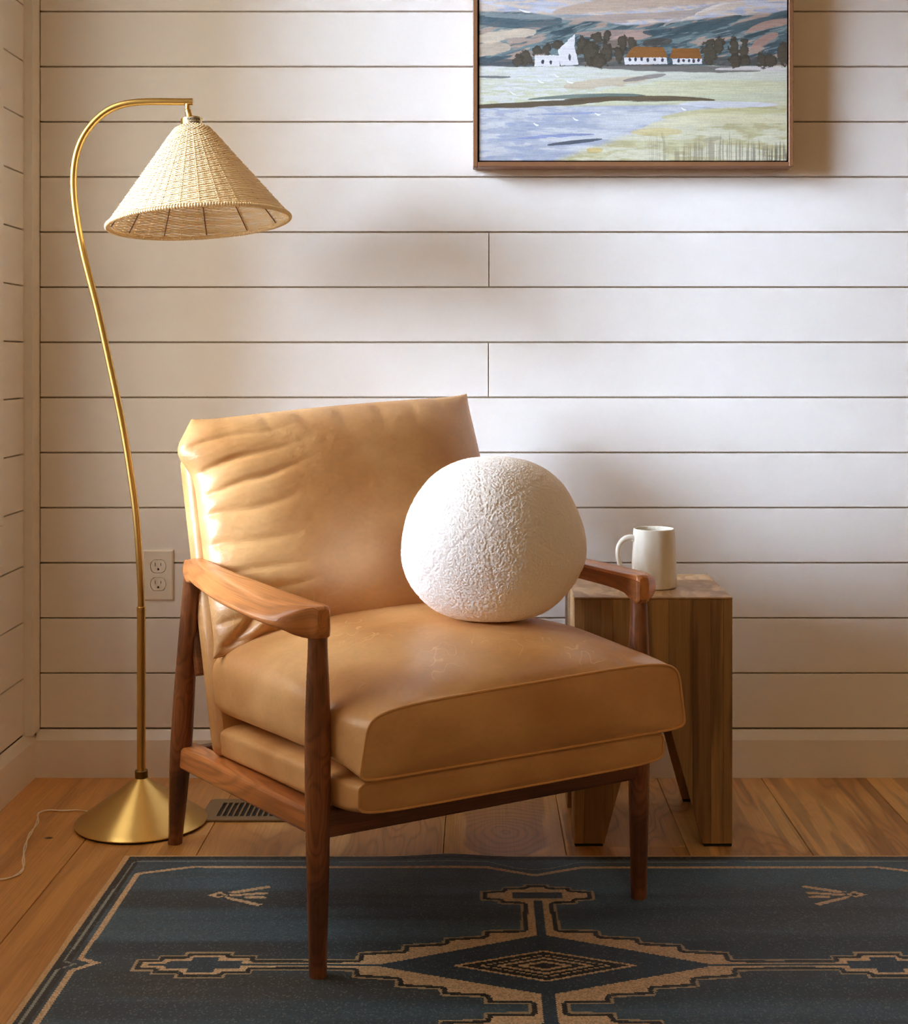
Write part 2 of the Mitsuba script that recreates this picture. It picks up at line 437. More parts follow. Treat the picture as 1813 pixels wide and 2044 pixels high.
shape = shape.union(affinity.scale(shape, 1, -1, origin=(0, 0.632))).buffer(0.0003).buffer(-0.0003)
half = sbox(0.0, -0.1, 1.0, 1.4)


def half_of(g):
    g = g.intersection(half)
    return [p for p in getattr(g, 'geoms', [g]) if p.area > 1e-6]


L_line, L_dark, L_cream = half_of(shape), half_of(shape.buffer(-0.0045, join_style=2)), half_of(shape.buffer(-0.0125, join_style=2))
diamond = [Polygon([(0, CY - 0.116), (0.268, CY), (0, CY + 0.1)]), Polygon([(0, 0.774 - 0.1), (0.268, 0.774), (0, 0.774 + 0.116)]),
           sbox(0, CY - 0.26, 0.0075, CY - 0.11), sbox(0, CY - 0.268, 0.044, CY - 0.296 + 0.001), sbox(0, 0.58, 0.010, 0.69),
           sbox(0.2, CY - 0.0035, 0.62, CY + 0.0035),
           Polygon([(0.598, CY), (0.588, CY - 0.014), (0.556, CY - 0.014), (0.556, CY - 0.028), (0.516, CY - 0.028), (0.516, CY - 0.014), (0.476, CY - 0.014), (0.476, CY + 0.014), (0.516, CY + 0.014), (0.516, CY + 0.028), (0.556, CY + 0.028), (0.556, CY + 0.014), (0.588, CY + 0.014)])]
L_blue = half_of(unary_union(diamond).buffer(0.0002))
inside = Polygon([(-0.147, CY), (0, CY - 0.056), (0.147, CY), (0, CY + 0.056)])
band = [(inside, inside.buffer(-0.005, join_style=2)), (inside.buffer(-0.015, join_style=2), inside.buffer(-0.0175, join_style=2)), (inside.buffer(-0.024, join_style=2), inside.buffer(-0.029, join_style=2)),
        (inside.buffer(-0.036, join_style=2), inside.buffer(-0.042, join_style=2))]
arrow = [Polygon([(0.585, 0.206), (0.566, 0.189), (0.549, 0.205), (0.562, 0.219)]),
         Polygon([(0.552, 0.192), (0.482, 0.162), (0.478, 0.172), (0.535, 0.199)]), Polygon([(0.55, 0.203), (0.479, 0.192), (0.478, 0.202), (0.54, 0.212)]),
         Polygon([(0.555, 0.209), (0.482, 0.246), (0.486, 0.256), (0.548, 0.222)]), Polygon([(0.52, 0.209), (0.479, 0.213), (0.478, 0.222), (0.515, 0.222)])]
arrow_hole = [Polygon([(0.570, 0.206), (0.562, 0.199), (0.555, 0.206), (0.562, 0.212)])]
# border lines, as polylines with a width
notch_y = 0.483


def strip(pts, w):
    from shapely.geometry import LineString
    return LineString(pts).buffer(w / 2, cap_style=2, join_style=2)


thick = strip([(0, 0.112), (0.03, 0.112), (0.075, 0.084), (0.085, 0.0735), (0.636, 0.0735), (0.733, 0.105), (0.7345, 0.466), (0.706, 0.482), (0.7355, 0.508), (0.7355, 1.2)], 0.0095)
thick = strip([(0, 0.112), (0.085, 0.0745), (0.636, 0.0715), (0.733, 0.105), (0.7345, 0.466), (0.706, 0.482), (0.7355, 0.508), (0.7355, 1.2)], 0.0098)
thin = strip([(0, 0.084), (0.03, 0.078), (0.085, 0.046), (0.75, 0.042), (0.756, 0.05), (0.757, 0.476), (0.738, 0.485), (0.759, 0.505), (0.7605, 1.2)], 0.0032)


def inside_of(polys, x, y):
    hit = mi.Bool(False)
    for poly in polys:
        for ring in [poly.exterior, *poly.interiors]:
            c = np.array(ring.coords)
            for (xa, ya), (xb, yb) in zip(c[:-1].tolist(), c[1:].tolist()):
                if abs(ya - yb) < 1e-7:
                    continue
                cross = ((y < ya) ^ (y < yb)) & (x < (xb - xa) / (yb - ya) * (y - ya) + xa)
                hit = hit ^ cross
    return hit


def rug_color(p, n, uv):
    wx, wy = 0.0026, 0.0034
    row = dr.floor(uv.y / wy)
    xq = (dr.floor(uv.x / wx + 0.5 * (row - 2 * dr.floor(row / 2))) + 0.5) * wx
    yq = (row + 0.5) * wy
    sx = dr.select(xq < 0, mi.Float(1.0), mi.Float(0.0))
    x, y = dr.abs(xq), yq
    r = cell_rand(xq / wx, row)
    ab = fbm(xq * 0.9, yq * 14, 2.0, 3)
    navy = mix(S(44, 62, 74), S(66, 95, 112), smoothstep(0.3, 0.7, ab))
    navy = mix(navy, S(62, 54, 44), 0.55 * smoothstep(0.45, 0.75, fbm(xq * 2, yq * 9, 9.0, 3)))
    dark = mi.Color3f(S(36, 36, 38))
    cream = mix(S(198, 168, 132), S(216, 186, 150), r)
    tan = mi.Color3f(S(168, 146, 116))
    blue = mix(S(40, 58, 74), S(50, 72, 88), ab)

    def lay(c, polys, col):
        return dr.select(inside_of(polys, x, y), mi.Color3f(col), c)
    c = navy
    c = lay(c, [thick], cream)
    c = lay(c, [thin], mi.Color3f(S(140, 146, 138)))
    for polys, col in ((L_line, tan), (L_dark, dark), (L_cream, cream), (L_blue, blue)):
        c = lay(c, polys, col)
    for o, i in band:
        c = lay(c, half_of(o), cream)
        c = lay(c, half_of(i), dark)
    c = lay(c, arrow, cream)
    c = lay(c, arrow_hole, dark)
    edge = (x > 0.7705) | (y < 0.0155)
    rim = (x > 0.747) | (y < 0.034)
    c = dr.select(rim & ~(inside_of([thin], x, y)), dark, c)
    c = dr.select(edge, mi.Color3f(S(208, 168, 118)), c)
    fleck = smoothstep(0.86, 0.97, r)
    c = mix(c, S(118, 120, 112), 0.28 * fleck)
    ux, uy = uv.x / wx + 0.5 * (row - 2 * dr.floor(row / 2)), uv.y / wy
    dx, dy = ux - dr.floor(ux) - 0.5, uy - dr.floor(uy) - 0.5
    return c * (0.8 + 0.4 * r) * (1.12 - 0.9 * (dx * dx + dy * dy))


def rug_bump(p, n, uv):
    wx, wy = 0.0026, 0.0034
    row = dr.floor(uv.y / wy)
    a = uv.x / wx + 0.5 * (row - 2 * dr.floor(row / 2))
    dx, dy = a - dr.floor(a) - 0.5, uv.y / wy - row - 0.5
    return 1 - 1.6 * (dx * dx + dy * dy)


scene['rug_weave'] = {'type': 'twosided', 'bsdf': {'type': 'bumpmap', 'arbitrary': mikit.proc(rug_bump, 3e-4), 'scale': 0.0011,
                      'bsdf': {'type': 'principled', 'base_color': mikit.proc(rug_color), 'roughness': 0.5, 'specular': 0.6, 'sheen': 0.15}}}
gx, gy = np.linspace(-RW, RW, 120), np.linspace(0, RL, 160)
X, Y = np.meshgrid(gx, gy, indexing='ij')
wob = 0.0016 * (meshkit.noise(np.stack([X * 5, Y * 4, X * 0], -1), 3) - 0.3)
edge_d = np.minimum.reduce([RW - np.abs(X), Y, RL - Y])
Z = 0.0062 + wob * np.clip(edge_d / 0.05, 0, 1) + 0.006 * np.exp(-((X + 0.16) / 0.07) ** 2 - (Y / 0.05) ** 2)
Z *= np.clip(edge_d / 0.004, 0.35, 1)
dx = 0.0025 * (meshkit.noise(np.stack([Y * 9, X * 0, X * 0], -1), 8) - 0.5) * (np.abs(X) > RW - 1e-6)
top = np.stack([X + RX + dx, RY - Y, Z], -1).reshape(-1, 3)
f = grid_faces(120, 160)
m = trimesh.Trimesh(top, f, process=False)
if m.face_normals[:, 2].mean() < 0:
    f = f[:, ::-1]
edge_idx = np.r_[np.arange(160), np.arange(1, 120) * 160 + 159, (119 * 160 + np.arange(158, -1, -1)), np.arange(118, 0, -1) * 160]
low = top[edge_idx].copy()
low[:, 2] = 0.0006
n0, ne = len(top), len(edge_idx)
i = np.arange(ne)
side = np.vstack([np.c_[edge_idx, edge_idx[(i + 1) % ne], n0 + (i + 1) % ne], np.c_[edge_idx, n0 + (i + 1) % ne, n0 + i]])
bottom = top.copy()
bottom[:, 2] = 0.0006
v = np.vstack([top, low, bottom])
uvr = np.c_[X.ravel(), Y.ravel()]
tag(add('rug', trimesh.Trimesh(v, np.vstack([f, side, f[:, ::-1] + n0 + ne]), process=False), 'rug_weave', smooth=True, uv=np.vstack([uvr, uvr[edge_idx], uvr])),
    'dark blue flat woven rug with cream stepped diamond pattern, under the armchair front legs', 'rug')

# ------------------------------------------------------------------ armchair (local: a right, b back, z up)
CH_A, CH_O = math.radians(30.295), np.array([-0.247, -1.042, 0.0])
CH = np.eye(4)
CH[:3, :3] = trimesh.transformations.rotation_matrix(CH_A, [0, 0, 1])[:3, :3]
CH[:3, 3] = CH_O
CW = 0.614


def chair_part(name, mesh, bsdf, smooth=True, uv=None):
    mesh = mesh.copy()
    mesh.apply_transform(CH)
    return add('armchair__' + name, mesh, bsdf, smooth=smooth, uv=uv)


tag('armchair', 'tan leather armchair with a walnut frame and sloping arms, standing half on the rug', 'armchair')
for a in (0.0, CW):
    zs = np.linspace(0.0062, 0.552, 40)
    r = PchipInterpolator([0, 0.05, 0.2, 0.35, 0.45, 0.52, 0.56], [0.0134, 0.0146, 0.0182, 0.0202, 0.0180, 0.0152, 0.0150])(zs)
    m, uv = tube(np.c_[np.full(40, a), np.full(40, 0.0), zs], r, 28)
    chair_part('leg', m, 'walnut', True, uv)
for a in (0.0, CW):
    zs = np.linspace(0.0005, 0.562, 40)
    r = PchipInterpolator([0, 0.03, 0.15, 0.22, 0.4, 0.5, 0.57], [0.0138, 0.0150, 0.0198, 0.0212, 0.0185, 0.0158, 0.0148])(zs)
    m, uv = tube(np.c_[np.full(40, a), 0.698 - 0.186 * zs, zs], r, 28)
    chair_part('leg', m, 'walnut', True, uv)

AB = [-0.0185, -0.017, -0.012, -0.006, 0.008, 0.03, 0.07, 0.12, 0.2, 0.28, 0.36, 0.44, 0.5, 0.545, 0.575, 0.598, 0.612, 0.618]
AO = [-0.009, -0.0125, -0.0152, -0.022, -0.042, -0.060, -0.068, -0.071, -0.070, -0.066, -0.058, -0.048, -0.037, -0.026, -0.018, -0.0165, -0.013, -0.008]
AI = [0.0115, 0.0135, 0.0150, 0.0150, 0.0150, 0.014, 0.013, 0.012, 0.011, 0.0105, 0.0105, 0.0115, 0.0135, 0.0155, 0.0165, 0.0165, 0.013, 0.008]
AT = [0.573, 0.576, 0.5775, 0.578, 0.578, 0.5775, 0.577, 0.577, 0.577, 0.577, 0.577, 0.5775, 0.578, 0.578, 0.577, 0.574, 0.567, 0.560]
ABOT = [0.534, 0.530, 0.527, 0.526, 0.531, 0.540, 0.5435, 0.5445, 0.545, 0.545, 0.5445, 0.5435, 0.541, 0.537, 0.531, 0.528, 0.531, 0.538]
bs = np.r_[np.linspace(-0.0185, 0.04, 16), np.linspace(0.05, 0.54, 36), np.linspace(0.55, 0.618, 16)]
fo, fi, ft, fb = (PchipInterpolator(AB, q)(bs) for q in (AO, AI, AT, ABOT))


def arm_mesh(mirror):
    rings = []
    for b, o, i, t, bt in zip(bs, fo, fi, ft, fb):
        w = np.clip((-o - 0.017) / 0.05, 0, 1)           # how much paddle there is
        rdg = o * 0.5 + 0.0 * w
        edge_t, edge_b = t - 0.004 - 0.020 * w, bt + 0.003 * (1 - w)
        ctrl = np.array([(i, t - 0.004), (i - 0.003, t - 0.0006), ((i + rdg) / 2, t + 0.0004), (rdg, t - 0.001), (rdg - 0.35 * (rdg - o), t - 0.002 - 0.005 * w), (o + 0.0025, edge_t + 0.003), (o, (edge_t + edge_b) / 2 + 0.001),
                         (o + 0.003, edge_b + 0.001), (o * 0.5, bt), ((i + rdg) / 2, bt), (i - 0.003, bt + 0.0006), (i, bt + 0.004), (i, (t + bt) / 2)])
        q = np.vstack([ctrl[-1:], ctrl, ctrl[:2]])
        fine = []
        for k in range(1, len(q) - 2):                   # Chaikin-like rounding
            fine += [0.25 * q[k - 1] + 0.75 * q[k], 0.75 * q[k] + 0.25 * q[k + 1]]
        fine = np.array(fine)
        a = fine[:, 0] if not mirror else CW - fine[:, 0]
        rings.append(np.c_[a, np.full(len(fine), b), fine[:, 1]])
    m, uv = loft(rings)
    return m, uv


for mirror in (False, True):
    m, uv = arm_mesh(mirror)
    chair_part('arm', m, 'walnut_light', True, uv)


def bar(path, w, h, r=0.006):
    """A bar of rounded rectangular section along a path in the local b-z or a-z plane; w across, h upright (per station)."""
    p = np.asarray(path, float)
    rings = []
    side = np.cross(p[-1] - p[0], [0, 0, 1.0])
    side /= np.linalg.norm(side)
    for k in range(len(p)):
        hw, hh = w / 2, h[k] / 2
        c = []
        for qx, qz, a0 in ((1, 1, 0), (-1, 1, 90), (-1, -1, 180), (1, -1, 270)):
            for d in (0, 30, 60, 90):
                t = math.radians(a0 + d)
                c.append((qx * (hw - r) + r * math.cos(t), qz * (hh - r) + r * math.sin(t)))
        c = np.array(c)
        rings.append(p[k] + c[:, :1] * side + c[:, 1:] * np.array([0, 0, 1.0]))
    return loft(rings)


bb = np.linspace(0.004, 0.674, 14)
rt, rb = 0.2535 - 0.086 * (bb - 0.05), 0.2150 - 0.094 * (bb - 0.05)
for a in (0.016, CW - 0.016):
    m, uv = bar(np.c_[np.full(14, a), bb, (rt + rb) / 2], 0.046, rt - rb, 0.007)
    chair_part('side_rail', m, 'walnut_light', True, uv)
aa = np.linspace(0.004, CW - 0.004, 12)
m, uv = bar(np.c_[aa, np.full(12, 0.0), np.full(12, 0.2405)], 0.024, np.full(12, 0.043), 0.005)
chair_part('front_rail', m, 'walnut', True, uv)
m, uv = bar(np.c_[aa, np.full(12, 0.655), np.full(12, 0.1755)], 0.024, np.full(12, 0.045), 0.005)
chair_part('rear_rail', m, 'walnut', True, uv)


def box_cushion(a0, a1, b0, b1, zbot, ztop, dome, bulge, n_front, n_mid, front_bulge, gather, tail=0.05, seed=1, slope=0.0, n_low=0.0, N=168, M=92):
    """A boxed cushion that runs back from a flat front panel; zbot(b), ztop(b). Returns the body mesh and the front seam's loop."""
    ang = (np.arange(N) + 0.5) * 2 * math.pi / N
    s = np.linspace(0, 1, M) ** 1.25
    c0, hw0 = (a0 + a1) / 2, (a1 - a0) / 2
    rings = []

    def ring(b, hw, zc, hh, n_u, n_l, dm):
        c, sn = np.cos(ang), np.sin(ang)
        n = np.where(sn > 0, n_u, n_l)
        x = np.sign(c) * np.abs(c) ** (2 / n)
        z = np.sign(sn) * np.abs(sn) ** (2 / n)
        zz = zc + hh * z + np.where(sn > 0, dm * np.clip(1 - x * x, 0, 1) * np.clip(z, 0, 1), 0)
        return np.c_[c0 + hw * x, np.full(N, b), zz]
    for t in s:
        b = b0 + (b1 - b0) * t
        d = b - b0
        into = 1 - math.exp(-d / 0.035)
        hw = hw0 + bulge * into
        n_u = n_front + (n_mid - n_front) * into
        zb, zt = zbot(b), ztop(b)
        end = np.clip((b1 - b) / tail, 0, 1)
        sh = math.sqrt(max(1 - (1 - end) ** 2, 0.0))
        zc = (zb + zt) / 2
        n_l = n_low + (n_mid + 2 - n_low) * into if n_low else n_front
        r = ring(b, hw * (0.93 + 0.07 * sh), zc, (zt - zb) / 2 * max(sh, 0.12), n_u, n_l, dome * into * sh)
        if n_low:
            r[:, 0] += (r[:, 0] - c0) * 0.030 * np.clip((zc - r[:, 2]) / ((zt - zb) / 2), -0.6, 1) * (1 - into)
        up = np.clip((r[:, 2] - zc) / ((zt - zb) / 2), 0, 1)
        fold = meshkit.noise(np.c_[r[:, 0] * 55, np.full(N, b * 9), r[:, 2] * 20], seed) - 0.5
        r[:, 2] += gather * fold * up * math.exp(-d / 0.03) * (1 - math.exp(-d / 0.006))
        soft = meshkit.fbm(np.c_[r[:, 0] * 7, np.full(N, b * 7), r[:, 2] * 7], 3, seed + 4) - 0.5
        r[:, 2] += 0.006 * soft * into
        r[:, 2] += slope * (r[:, 0] - c0) * np.clip((r[:, 2] - zb) / (zt - zb), 0, 1.3)
        r[:, 0] += 0.004 * soft * into * np.sign(r[:, 0] - c0)
        rings.append(r)
    rings = np.array(rings)
    body, _ = loft(rings, cap=False)
    last = rings[-1]
    tailcap = trimesh.Trimesh(np.vstack([last, last.mean(0)]), [[k, (k + 1) % N, N] for k in range(N)], process=False)
    first = rings[0]
    cen = first.mean(0)
    fr = []
    for q in np.linspace(1, 0.0, 26):
        g = cen + (first - cen) * q
        g[:, 1] = b0 - front_bulge * (1 - q ** 3) + 0.003 * (meshkit.fbm(np.c_[g[:, 0] * 9, g[:, 2] * 12, g[:, 2] * 0], 3, seed + 9) - 0.5) * (1 - q ** 4)
        fr.append(g)
    front, _ = loft(fr[::-1], cap=False)
    back = join(body, tailcap)
    back.merge_vertices()
    front.merge_vertices()
    return join(back, front), first


deck_bot = lambda b: 0.263 - 0.088 * (b + 0.1) + 0.013 * math.exp(-(b + 0.1) / 0.05)
deck_top = lambda b: 0.329 - 0.088 * (b + 0.1)
m, loop = box_cushion(0.022, 0.590, -0.10, 0.515, deck_bot, deck_top, 0.0, 0.003, 6.5, 6.0, 0.006, 0.001, 0.03, 2)
k = chair_part('seat_deck', m, 'leather', 40)
m, _ = tube(loop + [0, -0.0005, 0], 0.0022, 8, closed=True)
chair_part('seat_deck__piping', m, 'leather_piping', True)

seat_bot = lambda b: 0.3285 - 0.088 * (b + 0.1)
seat_top = lambda b: 0.443 + 0.020 * (1 - math.exp(-(b + 0.1) / 0.10)) - 0.045 * max(b - 0.18, 0)
m, loop = box_cushion(0.028, 0.622, -0.108, 0.57, seat_bot, seat_top, 0.024, 0.012, 5.5, 3.4, 0.010, 0.009, 0.07, 5, slope=0.026, n_low=16.0)
chair_part('seat_cushion', m, 'leather', 40)
m, _ = tube(loop + [0, -0.0005, 0], 0.0024, 8, closed=True)
chair_part('seat_cushion__piping', m, 'leather_piping', True)

# reclined back: panel and cushion. t runs up the recline, d in front of the panel's front face
EU, EF, BO = np.array([0.342, 0.940]), np.array([-0.940, 0.342]), np.array([0.481, 0.236])


def recline(a, t, d):
    a, t, d = np.broadcast_arrays(a, t, d)
    return np.stack([a, BO[0] + t * EU[0] + d * EF[0], BO[1] + t * EU[1] + d * EF[1]], -1)


def slab(a0, a1, t0, t1, d0, d1, rad, edge):
    poly = sbox(a0 + rad, t0 + rad, a1 - rad, t1 - rad).buffer(rad, quad_segs=8)
    q = np.array(poly.exterior.coords)[:-1]
    c = q.mean(0)
    rings = []
    for s, d in ((1, d0), (0, d0 + edge * 0.0), (0, d0)):
        pass
    steps = [(edge, d0), (edge * 0.3, d0 + edge * 0.3), (0, d0 + edge), (0, d1 - edge), (edge * 0.3, d1 - edge * 0.3), (edge, d1)]
    nrm = q - np.array(poly.buffer(-0.004).exterior.interpolate(0).coords[0]) * 0
    nx = np.roll(q, -1, 0) - np.roll(q, 1, 0)
    nn = np.c_[nx[:, 1], -nx[:, 0]]
    nn /= np.linalg.norm(nn, axis=1, keepdims=True)
    if ((q - c) * nn).sum(1).mean() < 0:
        nn = -nn
    for ins, d in steps:
        w = q - nn * ins
        rings.append(recline(w[:, 0], w[:, 1], np.full(len(w), d)))
    return loft(rings)[0]


chair_part('back_panel', slab(0.012, 0.597, -0.012, 0.574, -0.048, 0.0, 0.022, 0.014), 'leather', 50)
for a in (0.03, 0.584):
    chair_part('back_batten', slab(a - 0.014, a + 0.014, 0.16, 0.33, -0.074, -0.049, 0.004, 0.003), 'walnut', 30, None) if False else None
m = slab(0.006, CW - 0.006, 0.145, 0.295, -0.072, -0.050, 0.004, 0.003)
m.unmerge_vertices()
chair_part('back_slat', m, 'walnut', False, np.c_[m.vertices[:, 0], m.vertices[:, 2]])

NS, NT = 150, 120
si, ti = np.meshgrid(np.linspace(-1, 1, NS), np.linspace(-1, 1, NT), indexing='ij')
si, ti = np.sign(si) * (1 - (1 - np.abs(si)) ** 1.35), np.sign(ti) * (1 - (1 - np.abs(ti)) ** 1.35)


def cushion_side(sign):
    s, t = si, ti
    a_c, a_h = 0.328, 0.312
    t_lo, t_hi = 0.168 + 0.0 * s, 0.640 + 0.022 * s
    corner = (np.abs(s) ** 8) * (np.abs(t) ** 8)
    a = a_c + s * a_h * (1 + 0.018 * (1 - t ** 4)) + 0.010 * corner * np.sign(s)
    a = a - 0.027 * np.clip(-s, 0, 1) ** 5 * np.exp(-((t - 0.74) / 0.17) ** 2) + 0.017 * np.clip(-s, 0, 1) ** 10 * np.clip(t, 0, 1) ** 14
    tt = (t_lo + t_hi) / 2 + t * (t_hi - t_lo) / 2 + 0.006 * (1 - s * s) * np.sign(t) * np.abs(t) ** 3 + 0.009 * corner * np.sign(t)
    prof = np.clip(1 - np.abs(s) ** 4.2, 0, 1) ** 0.5 * np.clip(1 - np.abs(t) ** 4.6, 0, 1) ** 0.5
    prof = prof * (0.80 + 0.20 * (1 - s * s) * (1 - t * t))
    d = 0.046 - 0.006 * (t * 0.5 + 0.5) + sign * (0.104 if sign > 0 else 0.040) * prof
    if sign > 0:
        u, v = (s + 1) * a_h, (t + 1) * 0.24
        fade = np.clip((1 - np.abs(s)) / 0.05, 0, 1) * np.clip((1 - np.abs(t)) / 0.10, 0, 1)
        warp = meshkit.fbm(np.stack([u * 6, v * 6, u * 0], -1), 2, 3)
        ph = (v - 0.06 * u - 0.9 * u * u) / 0.052 + 1.5 * warp
        fr = np.abs((ph % 1.0) - 0.5) * 2                # 0 in the creases, 1 on the swells
        row = np.floor(ph)
        reach = 0.055 + 0.10 * meshkit.noise(np.stack([row * 3.7, row * 0, row * 0], -1), 5)
        left = 1 / (1 + np.exp((u - reach) / 0.022))
        broken = 0.35 + 0.65 * meshkit.noise(np.stack([u * 16, row * 5.1, row * 0], -1), 6)
        crease = np.exp(-(fr / 0.26) ** 2)
        left0 = 1 / (1 + np.exp((u - 0.12) / 0.03))
        d = d + fade * (left0 * 0.0045 * fr ** 0.8 - left * broken * 0.0085 * crease)
        topw = np.clip((t - 0.62) / 0.3, 0, 1) ** 1.5 * fade * np.clip((1 - s) / 0.3, 0, 1)
        ph2 = u / 0.075 + 0.8 * meshkit.noise(np.stack([u * 5, v * 6, u * 0], -1), 12)
        fr2 = np.abs((ph2 % 1.0) - 0.5) * 2
        d = d - 0.0026 * topw * np.exp(-(fr2 / 0.35) ** 2)
        # the tuck at the lower left corner
        du, dv = u - 0.050, v - 0.045
        along, across = (du * 0.70 + dv * 0.71), (-du * 0.71 + dv * 0.70)
        d = d - 0.020 * np.exp(-(across / 0.008) ** 2) * np.exp(-((along - 0.01) / 0.045) ** 2) + 0.008 * np.exp(-((across + 0.020) / 0.010) ** 2) * np.exp(-(along / 0.05) ** 2)
        d = d - 0.010 * np.exp(-((across + 0.040) / 0.007) ** 2) * np.exp(-((along + 0.004) / 0.035) ** 2)
        d = d + 0.010 * (meshkit.fbm(np.stack([u * 4.5, v * 4.5, u * 0], -1), 3, 21) - 0.5) * fade
    return recline(a, tt, d).reshape(-1, 3)


front, rear = cushion_side(1), cushion_side(-1)
f = grid_faces(NS, NT)
m = trimesh.Trimesh(np.vstack([front, rear]), np.vstack([f, f[:, ::-1] + len(front)]), process=False)
if trimesh.Trimesh(front, f, process=False).face_normals[:, 1].mean() > 0:
    m.faces = m.faces[:, ::-1]
m.merge_vertices(digits_vertex=6)
chair_part('back_cushion', m, 'leather', True)
# ------------------------------------------------------------------ ball cushion on the seat
ball_c, ball_r = np.array([0.0270, -0.650, 0.630]), np.array([0.168, 0.160, 0.1495])
m = trimesh.creation.icosphere(subdivisions=7, radius=1.0)
v = m.vertices.copy()
# gore seams meet at a pole that faces the camera
pole = np.array([-0.10, -0.95, 0.30])
pole /= np.linalg.norm(pole)
e1 = np.cross(pole, [0, 0, 1.0])
e1 /= np.linalg.norm(e1)
e2 = np.cross(pole, e1)
phi, cosp = np.arctan2(v @ e2, v @ e1), np.clip(v @ pole, -1, 1)
rad_s = np.sqrt(1 - cosp ** 2)
sect = 2 * math.pi / 6
dphi = np.abs((phi + 0.35 + sect / 2) % sect - sect / 2) * rad_s
groove = np.exp(-(dphi / 0.015) ** 2) * np.clip(rad_s / 0.05, 0, 1)
nn = 26000
gi = np.arange(nn) + 0.5
gz, gp = 1 - 2 * gi / nn, gi * math.pi * (3 - math.sqrt(5))
seeds = np.c_[np.sqrt(1 - gz * gz) * np.cos(gp), np.sqrt(1 - gz * gz) * np.sin(gp), gz] + np.random.default_rng(11).normal(0, 0.0065, (nn, 3))
seeds /= np.linalg.norm(seeds, axis=1, keepdims=True)
near, which = cKDTree(seeds).query(v)
tall = np.random.default_rng(12).uniform(0.5, 1.0, nn)[which]
nubs = np.sqrt(np.clip(1 - (near / 0.0165) ** 2, 0, 1)) * tall
low = meshkit.fbm(v * 1.6 + 3, 2, 9) - 0.5
r = 1.0 + 0.04 * low + 0.012 * (nubs - 0.5) - 0.005 * groove
v = v * r[:, None]
flat = v.copy()
vz = v[:, 2]
flat[:, 2] = vz - 0.55 * np.clip(vz - 0.5, 0, 1) ** 2 + 1.0 * np.clip(-vz - 0.62, 0, 1) ** 2
flat[:, 2] = flat[:, 2] / 0.872
flat[:, 0] *= 0.99 - 0.12 * np.clip(vz, -0.5, 1)
flat[:, 0] += 0.16 * np.clip(-flat[:, 2] - 0.25, 0, 1) ** 1.0 * np.where(flat[:, 0] > 0, -1, 0.3) * np.abs(flat[:, 0])
m.vertices = ball_c + flat * ball_r
tag(add('ball_cushion', m, 'boucle', smooth=True), 'round white boucle ball cushion resting on the leather armchair seat', 'cushion')

# ------------------------------------------------------------------ floor lamp
LX, LY = -0.695, -0.320
tag('floor_lamp', 'arched brass floor lamp with a woven rattan cone shade, in the corner', 'floor lamp')
prof = [(0, 0.0035), (0.128, 0.0035), (0.1335, 0.0045), (0.134, 0.0065), (0.128, 0.011)]
prof += [(0.128 - 0.116 * t, 0.011 + 0.083 * t ** 1.02) for t in np.linspace(0.05, 1, 24)] + [(0.0, 0.0945)]
add('floor_lamp__base', lathe(prof, 128, (LX, LY)), 'brass', smooth=25)
add('floor_lamp__base__felt_pad', lathe([(0, 0.0004), (0.129, 0.0004), (0.131, 0.002), (0.129, 0.0036), (0, 0.0036)], 96, (LX, LY)), 'black_felt')
add('floor_lamp__collar', lathe([(0, 0.092), (0.0125, 0.092), (0.013, 0.094), (0.013, 0.108), (0.0105, 0.110), (0, 0.110)], 40, (LX, LY)), 'brass_dark', smooth=30)

low_path = [(LX, LY, z) for z in np.linspace(0.10, 0.442, 6)]
add('floor_lamp__lower_pole', tube(low_path, 0.0088, 24)[0], 'brass', smooth=35)
add('floor_lamp__pole_joint', tube([(LX, LY, 0.436), (LX, LY, 0.437), (LX, LY, 0.445), (LX, LY, 0.446)], [0.0090, 0.0095, 0.0095, 0.0090], 24)[0], 'brass', smooth=35)
curve = [(-0.6952, 0.4406), (-0.6958, 0.4778), (-0.6994, 0.5501), (-0.7056, 0.6328), (-0.7149, 0.7051), (-0.7262, 0.7774), (-0.7407, 0.8549), (-0.7572, 0.9323), (-0.7748, 1.0129), (-0.7924, 1.0873), (-0.8099, 1.1544), (-0.8233, 1.2164), (-0.8326, 1.2784), (-0.8352, 1.3301), (-0.8295, 1.3766), (-0.8151, 1.4148), (-0.7903, 1.4478), (-0.7572, 1.4726), (-0.72, 1.484), (-0.6808, 1.4871), (-0.6353, 1.4871), (-0.5888, 1.4871)]          # x, z in the plane of the pole
path = spline([(x, LY, z) for x, z in curve], 140)
path[0] = (LX, LY, 0.44)
add('floor_lamp__arched_pole', tube(path, 0.0072, 24)[0], 'brass', smooth=35)
# stem, socket cap and shade share a tilted axis
tilt = trimesh.transformations.rotation_matrix(math.radians(-5.2), [0, 1, 0]) @ trimesh.transformations.rotation_matrix(math.radians(-4.0), [1, 0, 0])
top = np.array([-0.5909, LY, 1.4375])


def place(mesh):
    mesh = mesh.copy()
    mesh.apply_transform(tilt)
    mesh.apply_translation(top)
    return mesh


